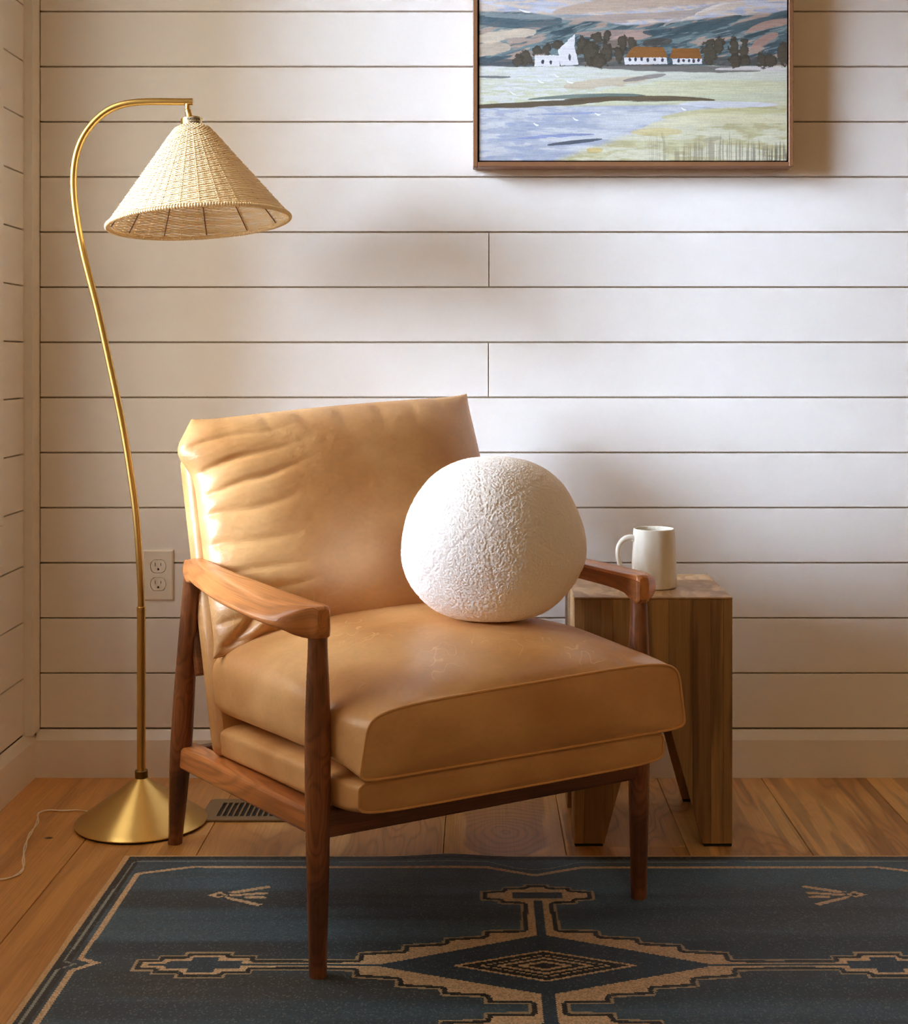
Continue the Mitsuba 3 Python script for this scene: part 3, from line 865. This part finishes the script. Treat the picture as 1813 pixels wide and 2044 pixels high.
q0, q1, q2 = np.array([-0.5997, LY, 1.484]), np.array([-0.5997, LY, 1.4716]), np.array([-0.5945, LY, 1.4509])
add('floor_lamp__stem', tube([q0, q0 * 0.5 + q1 * 0.5, q1], [0.0058, 0.0058, 0.0050], 20)[0], 'brass', smooth=35)
add('floor_lamp__stem', tube([q1, q1 * 0.85 + q2 * 0.15, q2, q2 * 1.0 + [0.0003, 0, -0.004]], [0.0046, 0.0068, 0.0068, 0.0068], 20)[0], 'brass', smooth=35)
add('floor_lamp__socket_cap', place(lathe([(0, 0.016), (0.0195, 0.016), (0.0215, 0.0145), (0.0215, -0.004), (0, -0.004)], 48)), 'brass', smooth=30)
ring = [(0.0219 * math.cos(t), 0.0219 * math.sin(t)) for t in np.radians(np.linspace(-105, -25, 14))]
st = trimesh.Trimesh(np.vstack([np.c_[ring, np.full(14, -0.0015)], np.c_[ring, np.full(14, 0.0135)]]), np.vstack([[[i, i + 1, 15 + i], [i, 15 + i, 14 + i]] for i in range(13)]), process=False)
add('floor_lamp__caution_sticker', place(st), 'sticker', smooth=True)
words = []
for text, h, z in (('CAUTION', 0.0042, 0.0072), ('RISK OF FIRE', 0.0023, 0.0015)):
    t = meshkit.text_mesh(text, h, 0.0002, True)
    t = t.subdivide() if len(t.faces) < 3000 else t
    c = t.vertices.copy()
    c[:, 0] -= c[:, 0].mean()
    ang = math.radians(-66) + c[:, 0] / 0.0220
    rr = 0.0221 + c[:, 2]
    t.vertices = np.c_[rr * np.cos(ang), rr * np.sin(ang), z + c[:, 1]]
    words.append(t)
add('floor_lamp__caution_sticker__lettering', place(join(*words)), 'ink_shade_black')

H, R0, R1 = 0.201, 0.031, 0.184                            # cone: height, top and bottom radius


def cone_r(h):                                             # h = 0 at the top, 1 at the rim; a rounded shoulder at the top
    return R0 - 0.010 * math.exp(-h / 0.02) + (R1 - R0) * h


NST, rows, seg = 30, 82, 210
th = np.arange(seg) * 2 * math.pi / seg
rowmesh = []
rgen = np.random.default_rng(4)
for r in range(rows):
    h = (r + 0.6) / rows
    ph = rgen.uniform(-0.08, 0.08)
    wave = 0.0017 * np.cos(NST * th + math.pi * (r % 2) + ph)
    rad = cone_r(h) + wave 
    z = -H * h + 0.0006 * np.sin(3 * th + r)
    rowmesh.append(tube(np.c_[rad * np.cos(th), rad * np.sin(th), z], 0.00132, 5, closed=True)[0])
tag(add('floor_lamp__shade', place(join(*rowmesh)), 'rattan', smooth=True), 'cream woven rattan cone shade', kind='stuff')
for i in range(NST):
    t = (i + 0.5) * 2 * math.pi / NST
    pts = [((cone_r(h) + 0.0) * math.cos(t), cone_r(h) * math.sin(t), -H * h) for h in np.linspace(0.005, 0.995, 10)]
    add('floor_lamp__shade__stake', place(tube(pts, 0.0012, 6)[0]), 'rattan', smooth=40)
for i in range(12):
    t = (i + 0.22) * 2 * math.pi / 12
    pts = [((cone_r(h) - 0.0048) * math.cos(t), (cone_r(h) - 0.0048) * math.sin(t), -H * h) for h in np.linspace(0.03, 0.985, 8)]
    add('floor_lamp__shade__frame_wire', place(tube(pts, 0.0014, 6)[0]), 'rattan_brown', smooth=40)
loopn = 2600
t = np.linspace(0, 2 * math.pi, loopn, endpoint=False)
core = np.c_[(R1 + 0.0005) * np.cos(t[::16]), (R1 + 0.0005) * np.sin(t[::16]), np.full(len(t[::16]), -H - 0.001)]
coil_a = t * 210
coil = np.c_[(R1 + 0.0005 + 0.0036 * np.cos(coil_a)) * np.cos(t), (R1 + 0.0005 + 0.0036 * np.cos(coil_a)) * np.sin(t), -H - 0.001 + 0.0042 * np.sin(coil_a)]
add('floor_lamp__shade__rim', place(join(tube(core, 0.0034, 10, closed=True)[0], tube(coil, 0.0010, 4, closed=True)[0])), 'rattan', smooth=True)
add('floor_lamp__socket', place(lathe([(0, -0.005), (0.016, -0.005), (0.016, -0.06), (0.0, -0.06)], 32)), 'brass_dark', smooth=30)
add('floor_lamp__bulb', place(lathe([(0, -0.128), (0.014, -0.125), (0.026, -0.112), (0.029, -0.098), (0.024, -0.08), (0.014, -0.066), (0.012, -0.058), (0, -0.058)], 32)), 'outlet_plastic', smooth=40)

cord = spline([(-0.7837, -0.2874, 0.0021), (-0.8179, -0.2587, 0.0021), (-0.8534, -0.2458, 0.0021), (-0.8842, -0.249, 0.0021), (-0.9085, -0.2458, 0.0021), (-0.9192, -0.2522, 0.0021), (-0.9145, -0.3, 0.0021), (-0.9014, -0.385, 0.0021), (-0.8854, -0.4707, 0.0021), (-0.8617, -0.5512, 0.0021), (-0.8513, -0.6023, 0.0021), (-0.8615, -0.6271, 0.0021), (-0.8839, -0.6369, 0.0021), (-0.9263, -0.6514, 0.0021)], 160)
tw = np.linspace(0, 26, 160)
offs = np.c_[np.cos(tw), np.sin(tw), 0 * tw] * 0.0019
add('floor_lamp__power_cord', join(tube(cord + offs, 0.0014, 8)[0], tube(cord - offs, 0.0014, 8)[0]), 'cord_plastic', smooth=True)

# ------------------------------------------------------------------ side table and mug
tag('side_table', 'square wooden stool used as a side table, behind the armchair right arm, holding a mug', 'side table')
TX0, TX1, TY0, TY1, TZ, TT = 0.1887, 0.4985, -0.459, -0.166, 0.489, 0.019
staves = [0.0, 0.020, 0.052, 0.075, 0.118, 0.142, 0.185, 0.232, 0.268, 0.292, 0.3098]
sk = [0]


def v_panel(name, length, to_world, cuts):
    prof = Polygon([(0, 0.006), (0.058, 0.006), (length / 2 - 0.006, 0.335), (length / 2 + 0.006, 0.335), (length - 0.058, 0.006), (length, 0.006), (length, TZ - 0.0042), (0, TZ - 0.0042)])
    for c0, c1 in zip(cuts[:-1], cuts[1:]):
        g = prof.intersection(sbox(c0 + 0.0002, 0, c1 - 0.0002, 1))
        for piece in getattr(g, 'geoms', [g]):
            if piece.area < 1e-5:
                continue
            m = trimesh.creation.extrude_polygon(piece, TT, engine='earcut')
            m.unmerge_vertices()
            sk[0] += 1
            uv = np.c_[4 * sk[0] + m.vertices[:, 0].clip(0.001, 0.4), m.vertices[:, 1] + 0.3 * m.vertices[:, 2]]
            m.apply_transform(to_world)
            add(f'side_table__{name}__stave', m, 'table_wood', uv=uv)


L = TX1 - TX0
D = TY1 - TY0
v_panel('front_panel', L, np.array([[1, 0, 0, TX0], [0, 0, 1, TY0], [0, 1, 0, 0], [0, 0, 0, 1.0]]), [s * L / 0.3098 for s in staves])
v_panel('back_panel', L, np.array([[1, 0, 0, TX0], [0, 0, 1, TY1 - TT], [0, 1, 0, 0], [0, 0, 0, 1.0]]), [0, 0.06, 0.11, 0.2, 0.25, L])
dc = [0.0, 0.05, 0.09, 0.15, 0.2, D - 2 * TT - 0.001]
for x in (TX0, TX1 - TT):
    v_panel('side_panel', D - 2 * TT - 0.001, np.array([[0, 0, 1, x], [1, 0, 0, TY0 + TT + 0.0005], [0, 1, 0, 0], [0, 0, 0, 1.0]]), dc)
add('side_table__top', chamfer_box(TX0 - 0.0006, TX1 + 0.0006, TY0 - 0.0006, TY1 + 0.0006, TZ - 0.0040, TZ, 0.0012), 'table_top_wood')
for x0, x1 in ((TX0 + 0.001, TX0 + 0.056), (TX1 - 0.056, TX1 - 0.001)):
    for y0, y1 in ((TY0 + 0.001, TY0 + TT - 0.001), (TY1 - TT + 0.001, TY1 - 0.001)):
        add('side_table__foot_pad', chamfer_box(x0, x1, y0, y1, 0.0, 0.0062, 0.0008), 'black_felt')

MX, MY, MZ = 0.360, -0.338, TZ + 0.0002
tag('mug', 'tall cream ceramic mug with a loop handle, standing on the side table', 'mug')
prof = [(0, 0.0), (0.042, 0.0), (0.0455, 0.0025), (0.0468, 0.008), (0.0462, 0.03), (0.0445, 0.075), (0.0420, 0.1165), (0.0413, 0.1198), (0.0400, 0.1205), (0.0386, 0.1192), (0.0392, 0.112), (0.0410, 0.07), (0.0425, 0.02), (0.040, 0.007), (0, 0.006)]
m = lathe(prof, 96, (MX, MY))
m.apply_translation([0, 0, MZ])
add('mug__body', m, 'mug_glaze', smooth=40)
hp = spline([(-0.040, 0.099), (-0.058, 0.101), (-0.071, 0.091), (-0.0765, 0.072), (-0.072, 0.050), (-0.060, 0.033), (-0.043, 0.024)], 40)
hd = np.array([-0.99, -0.14])
path = np.array([(MX - x * hd[0] * -1 * -1, MY + (-x) * hd[1], MZ + z) for x, z in hp])
path = np.array([(MX + (-x) * hd[0], MY + (-x) * hd[1], MZ + z) for x, z in hp])
add('mug__handle', tube(path, 0.0056 + 0.0012 * np.cos(np.linspace(0, 2 * math.pi, 40)), 16)[0], 'mug_glaze', smooth=50)

# ------------------------------------------------------------------ electrical outlet
tag('wall_outlet', 'cream duplex wall outlet with two three-prong sockets, behind the lamp pole', 'outlet')
ox, oz = -0.7334, 0.4616


def on_wall(mesh, y):
    mesh = mesh.copy()
    mesh.apply_transform(np.array([[1, 0, 0, ox], [0, 0, -1, y], [0, 1, 0, oz], [0, 0, 0, 1.0]]))
    return mesh


def socket_poly(cy, grow=0.0):
    return Polygon([(0.0172 * math.cos(t), 0.0172 * math.sin(t)) for t in np.linspace(0, 2 * math.pi, 48, endpoint=False)]).intersection(sbox(-1, -0.0146, 1, 0.0146)).buffer(grow)


plate = sbox(-0.0348, -0.0578, 0.0348, 0.0578)
steps = [(0.0, 0.0), (0.0, 0.003), (0.0012, 0.0048), (0.0035, 0.0058)]
rings = []
for ins, z in steps:
    q = np.array(sbox(-0.0348 + ins, -0.0578 + ins, 0.0348 - ins, 0.0578 - ins).exterior.coords)[:-1]
    rings.append(np.c_[q, np.full(4, z)])
body = m3.Manifold(m3.Mesh(*(lambda mm: (np.asarray(mm.vertices, np.float32), np.asarray(mm.faces, np.uint32)))(trimesh.convex.convex_hull(np.vstack(rings)))))
for cy in (0.0205, -0.0205):
    h = trimesh.creation.extrude_polygon(affinity.translate(socket_poly(0, 0.0011), 0, cy), 0.02, engine='earcut')
    h.apply_translation([0, 0, 0.002])
    body = body - m3.Manifold(m3.Mesh(np.asarray(h.vertices, np.float32), np.asarray(h.faces, np.uint32)))
mm = body.to_mesh()
add('wall_outlet__cover_plate', on_wall(trimesh.Trimesh(mm.vert_properties[:, :3], mm.tri_verts), -0.0002), 'outlet_plastic')
for cy in (0.0205, -0.0205):
    face = affinity.translate(socket_poly(0), 0, cy)
    slots = [sbox(-0.0078, cy + 0.000, -0.0058, cy + 0.0078), sbox(0.0052, cy + 0.0006, 0.0070, cy + 0.0072),
             sbox(-0.0024, cy - 0.0095, 0.0024, cy - 0.0066).union(Polygon([(0.0024 * math.cos(t), cy - 0.0066 + 0.0024 * math.sin(t)) for t in np.linspace(0, math.pi, 12)]))]
    for s in slots:
        face = face.difference(s)
    k = add('wall_outlet__socket', on_wall(trimesh.creation.extrude_polygon(face, 0.0035, engine='earcut'), -0.0021), 'outlet_plastic')
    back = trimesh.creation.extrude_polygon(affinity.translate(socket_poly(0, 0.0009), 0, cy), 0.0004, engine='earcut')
    add(k + '__shade_plate', on_wall(back, -0.0024), 'ink_shade_black')  # black plate standing in for the shade in the slots and socket gap
scr = lathe([(0, 0), (0.0030, 0), (0.0026, 0.0008), (0, 0.0011)], 20)
scr.apply_translation([0, 0, 0.0058])
add('wall_outlet__screw', on_wall(scr, 0.0), 'outlet_plastic')

# ------------------------------------------------------------------ floor vent
tag('floor_vent', 'bronze metal floor register with slanted slots, beside the lamp base under the armchair', 'vent')
VX0, VX1, VY0, VY1 = -0.578, -0.262, -0.316, -0.180
plate = sbox(VX0 + 0.012, VY0 + 0.012, VX1 - 0.012, VY1 - 0.012).buffer(0.012, quad_segs=6)
x = VX0 + 0.032
while x < VX1 - 0.034:
    plate = plate.difference(sbox(x, VY0 + 0.024, x + 0.0082, VY1 - 0.024))
    x += 0.0122
m = trimesh.creation.extrude_polygon(plate, 0.0035, engine='earcut')
m.apply_translation([0, 0, 0.0012])
add('floor_vent__grille', m, 'vent_metal')
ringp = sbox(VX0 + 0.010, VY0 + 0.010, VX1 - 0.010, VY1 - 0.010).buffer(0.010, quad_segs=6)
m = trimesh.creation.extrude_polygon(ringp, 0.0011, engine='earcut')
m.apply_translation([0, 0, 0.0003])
add('floor_vent__shade_sheet', m, 'ink_shade_black')  # flat black sheet laid under the slots to stand for the shade below

for key, text in {'floor': 'wide plank hickory floor under the rug', 'wall_back': 'white shiplap wall behind the armchair', 'wall_left': 'white shiplap wall with the window, left of the floor lamp',
                  'trim_1': 'white corner trim between the two shiplap walls', 'baseboard_back': 'white baseboard along the wall behind the armchair',
                  'baseboard_left': 'white baseboard along the left wall', 'window_1': 'white cased window in the left wall', 'wall_right': 'tan painted right wall',
                  'wall_front': 'tan painted wall behind the camera', 'ceiling': 'off white ceiling'}.items():
    tag(key, text)
for key, text in {'armchair__arm': 'reddish walnut armrest', 'armchair__arm_001': 'reddish walnut armrest', 'armchair__seat_cushion': 'plump tan leather seat cushion', 'armchair__back_cushion': 'creased tan leather back cushion',
                  'floor_lamp__base': 'brushed brass cone base', 'floor_lamp__power_cord': 'clear twisted power cord', 'floor_lamp__caution_sticker': 'small caution sticker'}.items():
    tag(key, text)

# ------------------------------------------------------------------ painting
tag('painting', 'framed landscape painting of hills, white farmhouses and a pale lake, on the shiplap wall', 'painting')
PX0, PX1, PZ0, PZ1, PD = -0.0118, 0.7105, 1.3905, 1.945, 0.058
fw = 0.0105
for x0, x1, z0, z1 in ((PX0, PX0 + fw, PZ0, PZ1), (PX1 - fw, PX1, PZ0, PZ1), (PX0 + fw, PX1 - fw, PZ0, PZ0 + fw), (PX0 + fw, PX1 - fw, PZ1 - fw, PZ1)):
    m = chamfer_box(x0, x1, -PD, -0.002, z0, z1, 0.0012)
    m.unmerge_vertices()
    along = m.vertices[:, 2] if z1 - z0 > x1 - x0 else m.vertices[:, 0]
    across = m.vertices[:, 0] if z1 - z0 > x1 - x0 else m.vertices[:, 2]
    add('painting__frame', m, 'frame_wood', uv=np.c_[along, across + m.vertices[:, 1]])
add('painting__backing', chamfer_box(PX0 + fw, PX1 - fw, -PD + 0.030, -0.004, PZ0 + fw, PZ1 - fw, 0.0005), 'ink_shade_black')
QX0, QX1, QZ0, QZ1 = PX0 + 0.0133, PX1 - 0.0133, PZ0 + 0.0135, PZ1 - 0.0135


def painting_color(p, n, uv):
    x = 140 + 1545 * uv.x
    y = 803 - 2222.0 * (QZ1 - QZ0) * uv.y
    n1, n2, n3 = fbm(x * 0.006, y * 0.035, 1.0, 4), fbm(x * 0.02, y * 0.11, 4.0, 3), noise(x * 0.25, y * 0.25, 2.0)
    n4 = noise(x * 0.07, y * 0.07, 9.0)
    wob = 14 * (n1 - 0.5) + 7 * (n2 - 0.5)

    def put(c, col, a):
        return mix(c, S(*col), dr.clip(a, 0, 1))

    def stroke(c, x0, y0, x1, y1, th, col, bend=0.0, al=1.0, rough=1.0):
        t = (x - x0) / (x1 - x0)
        yc = y0 + (y1 - y0) * t + 4 * bend * t * (1 - t)
        w = th * dr.sqrt(dr.clip(4 * t * (1 - t), 0, 1)) + 1e-3
        d = dr.abs(y + rough * wob - yc) / w + 0.5 * rough * (n2 - 0.5)
        return put(c, col, al * (1 - smoothstep(0.7, 1.05, d)) * smoothstep(-0.0, 0.02, t) * smoothstep(1.0, 0.98, t))

    def blob(c, cx, cy, rx, ry, col, al=1.0):
        d = dr.sqrt(dr.square((x - cx) / rx) + dr.square((y - cy) / ry)) + 0.25 * (n3 - 0.5) + 0.7 * (n4 - 0.5)
        return put(c, col, al * (1 - smoothstep(0.82, 1.06, d)))

    def poly(c, pts, col, al=1.0):
        return put(c, col, al * dr.select(inside_of([Polygon(pts)], x + 4 * (n3 - 0.5), y + 4 * (n3 - 0.5)), mi.Float(1), mi.Float(0)))
    sky = mix(S(206, 210, 222), S(178, 186, 206), smoothstep(0.35, 0.65, n1))
    sky = mix(sky, S(214, 202, 190), smoothstep(-250, 60, y) * smoothstep(0.4, 0.6, n2))
    c = sky
    c = stroke(c, 500, 60, 1500, -20, 42, (196, 176, 158), -18, 0.9)
    c = stroke(c, 560, 95, 1250, 60, 24, (176, 158, 144), 8, 0.8)
    hills = smoothstep(0, 14, y + wob - (70 + 45 * smoothstep(350, 620, x) - 0.085 * dr.maximum(x - 900, 0) * smoothstep(900, 1200, x) - 20 * smoothstep(900, 700, x)))
    xr, yr = x * 0.94 - y * 0.34, y * 0.94 + x * 0.22
    h1, h2, h3 = fbm(xr * 0.005, yr * 0.03, 7.0, 4), fbm(xr * 0.009, yr * 0.05, 3.0, 3), fbm(xr * 0.02, yr * 0.16, 8.0, 2)
    hc = mix(S(70, 92, 102), S(108, 130, 134), smoothstep(0.38, 0.62, h1))
    hc = mix(hc, S(186, 158, 142), 0.75 * smoothstep(0.55, 0.66, h2))
    hc = mix(hc, S(54, 74, 84), 0.7 * smoothstep(0.47, 0.36, h2))
    hc = mix(hc, S(150, 160, 160), 0.5 * smoothstep(0.60, 0.72, h3))
    c = c * (1 - hills) + hc * hills
    c = stroke(c, 100, 95, 560, 100, 40, (74, 96, 106), 12, 0.85)
    c = stroke(c, 100, 60, 700, 75, 16, (140, 152, 156), 14, 0.7)
    c = stroke(c, 60, 215, 430, 158, 34, (210, 196, 176), -8, 0.85, 2.0)
    c = stroke(c, 60, 270, 300, 240, 34, (200, 184, 164), -8, 0.8, 2.0)
    c = stroke(c, 60, 312, 330, 300, 22, (70, 84, 92), 4, 0.8, 1.5)
    c = stroke(c, 620, 165, 1000, 150, 20, (176, 150, 140), 10, 0.7)
    c = stroke(c, 780, 205, 1010, 175, 26, (186, 158, 146), -6, 0.75)
    c = stroke(c, 1090, 150, 1460, 80, 30, (66, 88, 96), 12, 0.9)
    c = stroke(c, 960, 160, 1110, 140, 18, (62, 84, 94), 8, 0.9)
    c = stroke(c, 1380, 140, 1700, 50, 26, (70, 92, 100), 16, 0.85)
    c = stroke(c, 1060, 130, 1340, 20, 14, (176, 168, 166), -10, 0.8)
    c = stroke(c, 1220, 72, 1410, 8, 9, (226, 218, 212), -6, 0.95)
    c = stroke(c, 1480, 160, 1700, 96, 24, (178, 142, 128), -6, 0.8)
    c = stroke(c, 1500, 235, 1640, 170, 26, (172, 134, 120), -6, 0.8)
    c = stroke(c, 1470, 185, 1600, 150, 10, (58, 76, 84), 4, 0.9)
    # the far bank: dark band under the trees, then pale meadow and water
    shore = smoothstep(-5, 6, y + 0.35 * wob - 328)
    meadow = mix(S(206, 210, 200), S(196, 200, 168), smoothstep(330, 520, y) * 0.8 + 0.4 * (n1 - 0.5))
    meadow = mix(meadow, S(216, 220, 222), 0.75 * smoothstep(0.46, 0.62, n2) * smoothstep(1000, 500, x))
    c = c * (1 - shore) + meadow * shore
    c = stroke(c, 130, 318, 520, 322, 14, (76, 84, 90), 0, 0.9, 0.5)
    c = stroke(c, 700, 330, 1560, 352, 20, (88, 84, 82), 0, 0.85, 0.5)
    c = stroke(c, 1320, 345, 1690, 350, 14, (208, 204, 204), -8, 0.9, 0.4)
    c = stroke(c, 130, 382, 300, 384, 8, (96, 104, 108), 0, 0.9, 0.5)
    c = stroke(c, 560, 432, 1000, 388, 26, (196, 182, 158), 0, 0.8)
    c = stroke(c, 860, 402, 1080, 370, 13, (128, 122, 120), 0, 0.8)
    c = stroke(c, 700, 470, 1700, 440, 40, (206, 206, 172), -10, 0.7)
    c = stroke(c, 1000, 415, 1690, 420, 22, (204, 204, 170), 0, 0.8)
    water = smoothstep(-4, 8, y + 0.4 * wob - (535 - 0.016 * (x - 140))) * (1 - smoothstep(-5, 40, y + wob - (905 - 0.33 * (x - 140)) - 40 * smoothstep(700, 140, x)))
    wc = mix(S(166, 174, 190), S(196, 200, 206), smoothstep(0.36, 0.62, n1))
    wc = mix(wc, S(146, 158, 188), 0.6 * smoothstep(0.52, 0.68, n2) * smoothstep(1000, 300, x))
    land = mix(S(196, 194, 158), S(182, 176, 136), smoothstep(0.35, 0.65, n2))
    land = mix(land, S(212, 212, 192), 0.7 * smoothstep(0.5, 0.62, n1))
    below = smoothstep(-4, 8, y + 0.4 * wob - (530 - 0.016 * (x - 140)))
    c = c * (1 - below) + land * below
    c = c * (1 - water) + wc * water
    c = stroke(c, 380, 497, 980, 478, 12, (110, 124, 116), -10, 0.95, 0.6)
    c = stroke(c, 60, 535, 860, 490, 16, (84, 70, 52), 6, 0.95, 0.6)
    c = stroke(c, 560, 498, 1330, 500, 15, (92, 78, 58), -8, 0.95, 0.6)
    c = stroke(c, 640, 482, 960, 476, 10, (104, 120, 116), -6, 0.9, 0.5)
    c = stroke(c, 1140, 520, 1640, 525, 18, (208, 212, 222), 0, 0.85)
    c = stroke(c, 1050, 590, 1690, 560, 24, (196, 192, 146), -16, 0.85)
    c = stroke(c, 960, 640, 1690, 600, 34, (212, 208, 176), -26, 0.75)
    c = stroke(c, 900, 660, 1160, 660, 22, (202, 186, 128), 0, 0.7)
    c = stroke(c, 320, 690, 720, 672, 9, (128, 142, 186), 0, 0.85)
    c = stroke(c, 480, 724, 760, 694, 10, (76, 84, 98), 0, 0.95, 0.5)
    c = stroke(c, 450, 570, 760, 562, 6, (142, 156, 196), 0, 0.8)
    c = stroke(c, 680, 752, 760, 752, 12, (202, 180, 112), 0, 0.8)
    c = stroke(c, 1260, 705, 1360, 690, 16, (170, 166, 142), 0, 0.6)
    reeds = smoothstep(0.42, 0.62, noise(x * 0.22, y * 0.008, 5.0)) * smoothstep(0, 60, y - 735 + 70 * noise(x * 0.05, 0.0, 3.0) - 60 * dr.exp(-dr.square((x - 1160) / 60)) + 40 * smoothstep(1560, 1400, x)) * smoothstep(930, 1120, x)
    c = put(c, (122, 108, 90), 0.55 * reeds)
    c = put(c, (90, 92, 92), 0.6 * reeds * smoothstep(1380, 1680, x))
    # trees and farm buildings
    dk, lt = (66, 61, 52), (92, 85, 70)
    c = stroke(c, 300, 312, 1000, 300, 26, (80, 78, 72), 0, 0.75)
    c = stroke(c, 1240, 312, 1720, 300, 30, (78, 76, 70), 0, 0.75)
    c = stroke(c, 620, 250, 960, 240, 44, (76, 74, 66), -12, 0.6)
    for cx, cy, rx, ry in ((372, 290, 48, 44), (340, 300, 28, 34), (432, 252, 28, 22), (480, 244, 26, 30), (532, 224, 30, 26), (658, 230, 34, 56), (700, 260, 44, 62), (738, 190, 34, 28), (782, 180, 18, 30), (778, 260, 34, 60),
                           (742, 300, 38, 36), (860, 220, 26, 44), (905, 214, 26, 28), (840, 270, 26, 40), (1300, 262, 44, 66), (1346, 225, 26, 48), (1418, 250, 26, 64), (1468, 250, 26, 60), (1422, 300, 34, 36), (1560, 298, 28, 38), (1604, 298, 34, 36), (1664, 262, 34, 68), (1480, 300, 26, 30)):
        c = blob(c, cx, cy, rx, ry, dk, 0.95)
        c = blob(c, cx - 4, cy + 5, rx * 0.72, ry * 0.74, lt, 0.4)
    c = stroke(c, 960, 215, 1110, 205, 22, (72, 66, 58), 0, 0.8)
    white, grey = (224, 226, 230), (172, 176, 184)
    c = poly(c, [(420, 275), (545, 275), (545, 330), (418, 330)], white)
    c = poly(c, [(535, 250), (622, 165), (618, 230), (640, 322), (550, 326)], white)
    c = poly(c, [(868, 285), (1080, 285), (1084, 318), (870, 322)], white)
    c = poly(c, [(1108, 292), (1258, 288), (1258, 318), (1112, 320)], white)
    c = poly(c, [(872, 286), (912, 232), (1064, 234), (1088, 286)], (140, 94, 50))
    c = poly(c, [(1096, 288), (1110, 240), (1240, 240), (1258, 292)], (138, 92, 48))
    for wx, wy in ((460, 308), (500, 312), (895, 295), (924, 297), (955, 297), (986, 297), (1020, 296), (1060, 297), (1140, 301), (1165, 301), (1192, 301), (1216, 301), (1240, 300)):
        c = blob(c, wx, wy, 7.5, 9.5, (66, 68, 84))
    c = blob(c, 594, 282, 6, 18, (84, 88, 98))
    for x0, y0, x1, y1 in ((338, 42, 400, 58), (296, 456, 326, 470), (432, 396, 466, 412), (515, 368, 542, 382), (578, 402, 616, 412), (608, 585, 640, 600), (720, 564, 750, 572), (412, 612, 440, 624), (1150, 534, 1180, 548)):
        c = stroke(c, x0, y0, x1, y1, 5, (240, 242, 244), 5, 0.95, 0.2)
    br = fbm(x * 0.012, y * 0.22, 6.0, 3)
    return c * (0.84 + 0.13 * n3) * (0.82 + 0.28 * br)


def painting_bump(p, n, uv):
    x, y = uv.x * 0.69, uv.y * 0.53
    return fbm(x * 40, y * 190, 1.0, 3) + 0.4 * noise(x * 900, y * 900)


scene['oil_paint'] = {'type': 'twosided', 'bsdf': {'type': 'bumpmap', 'arbitrary': mikit.proc(painting_bump, 1e-3), 'scale': 0.0012,
                      'bsdf': {'type': 'principled', 'base_color': mikit.proc(painting_color), 'roughness': 0.5, 'specular': 0.5}}}
cv = chamfer_box(QX0, QX1, -PD + 0.004, -PD + 0.032, QZ0, QZ1, 0.001)
cv.unmerge_vertices()
uv = np.c_[(cv.vertices[:, 0] - QX0) / (QX1 - QX0), (cv.vertices[:, 2] - QZ0) / (QZ1 - QZ0)]
add('painting__canvas', cv, 'oil_paint', uv=uv)
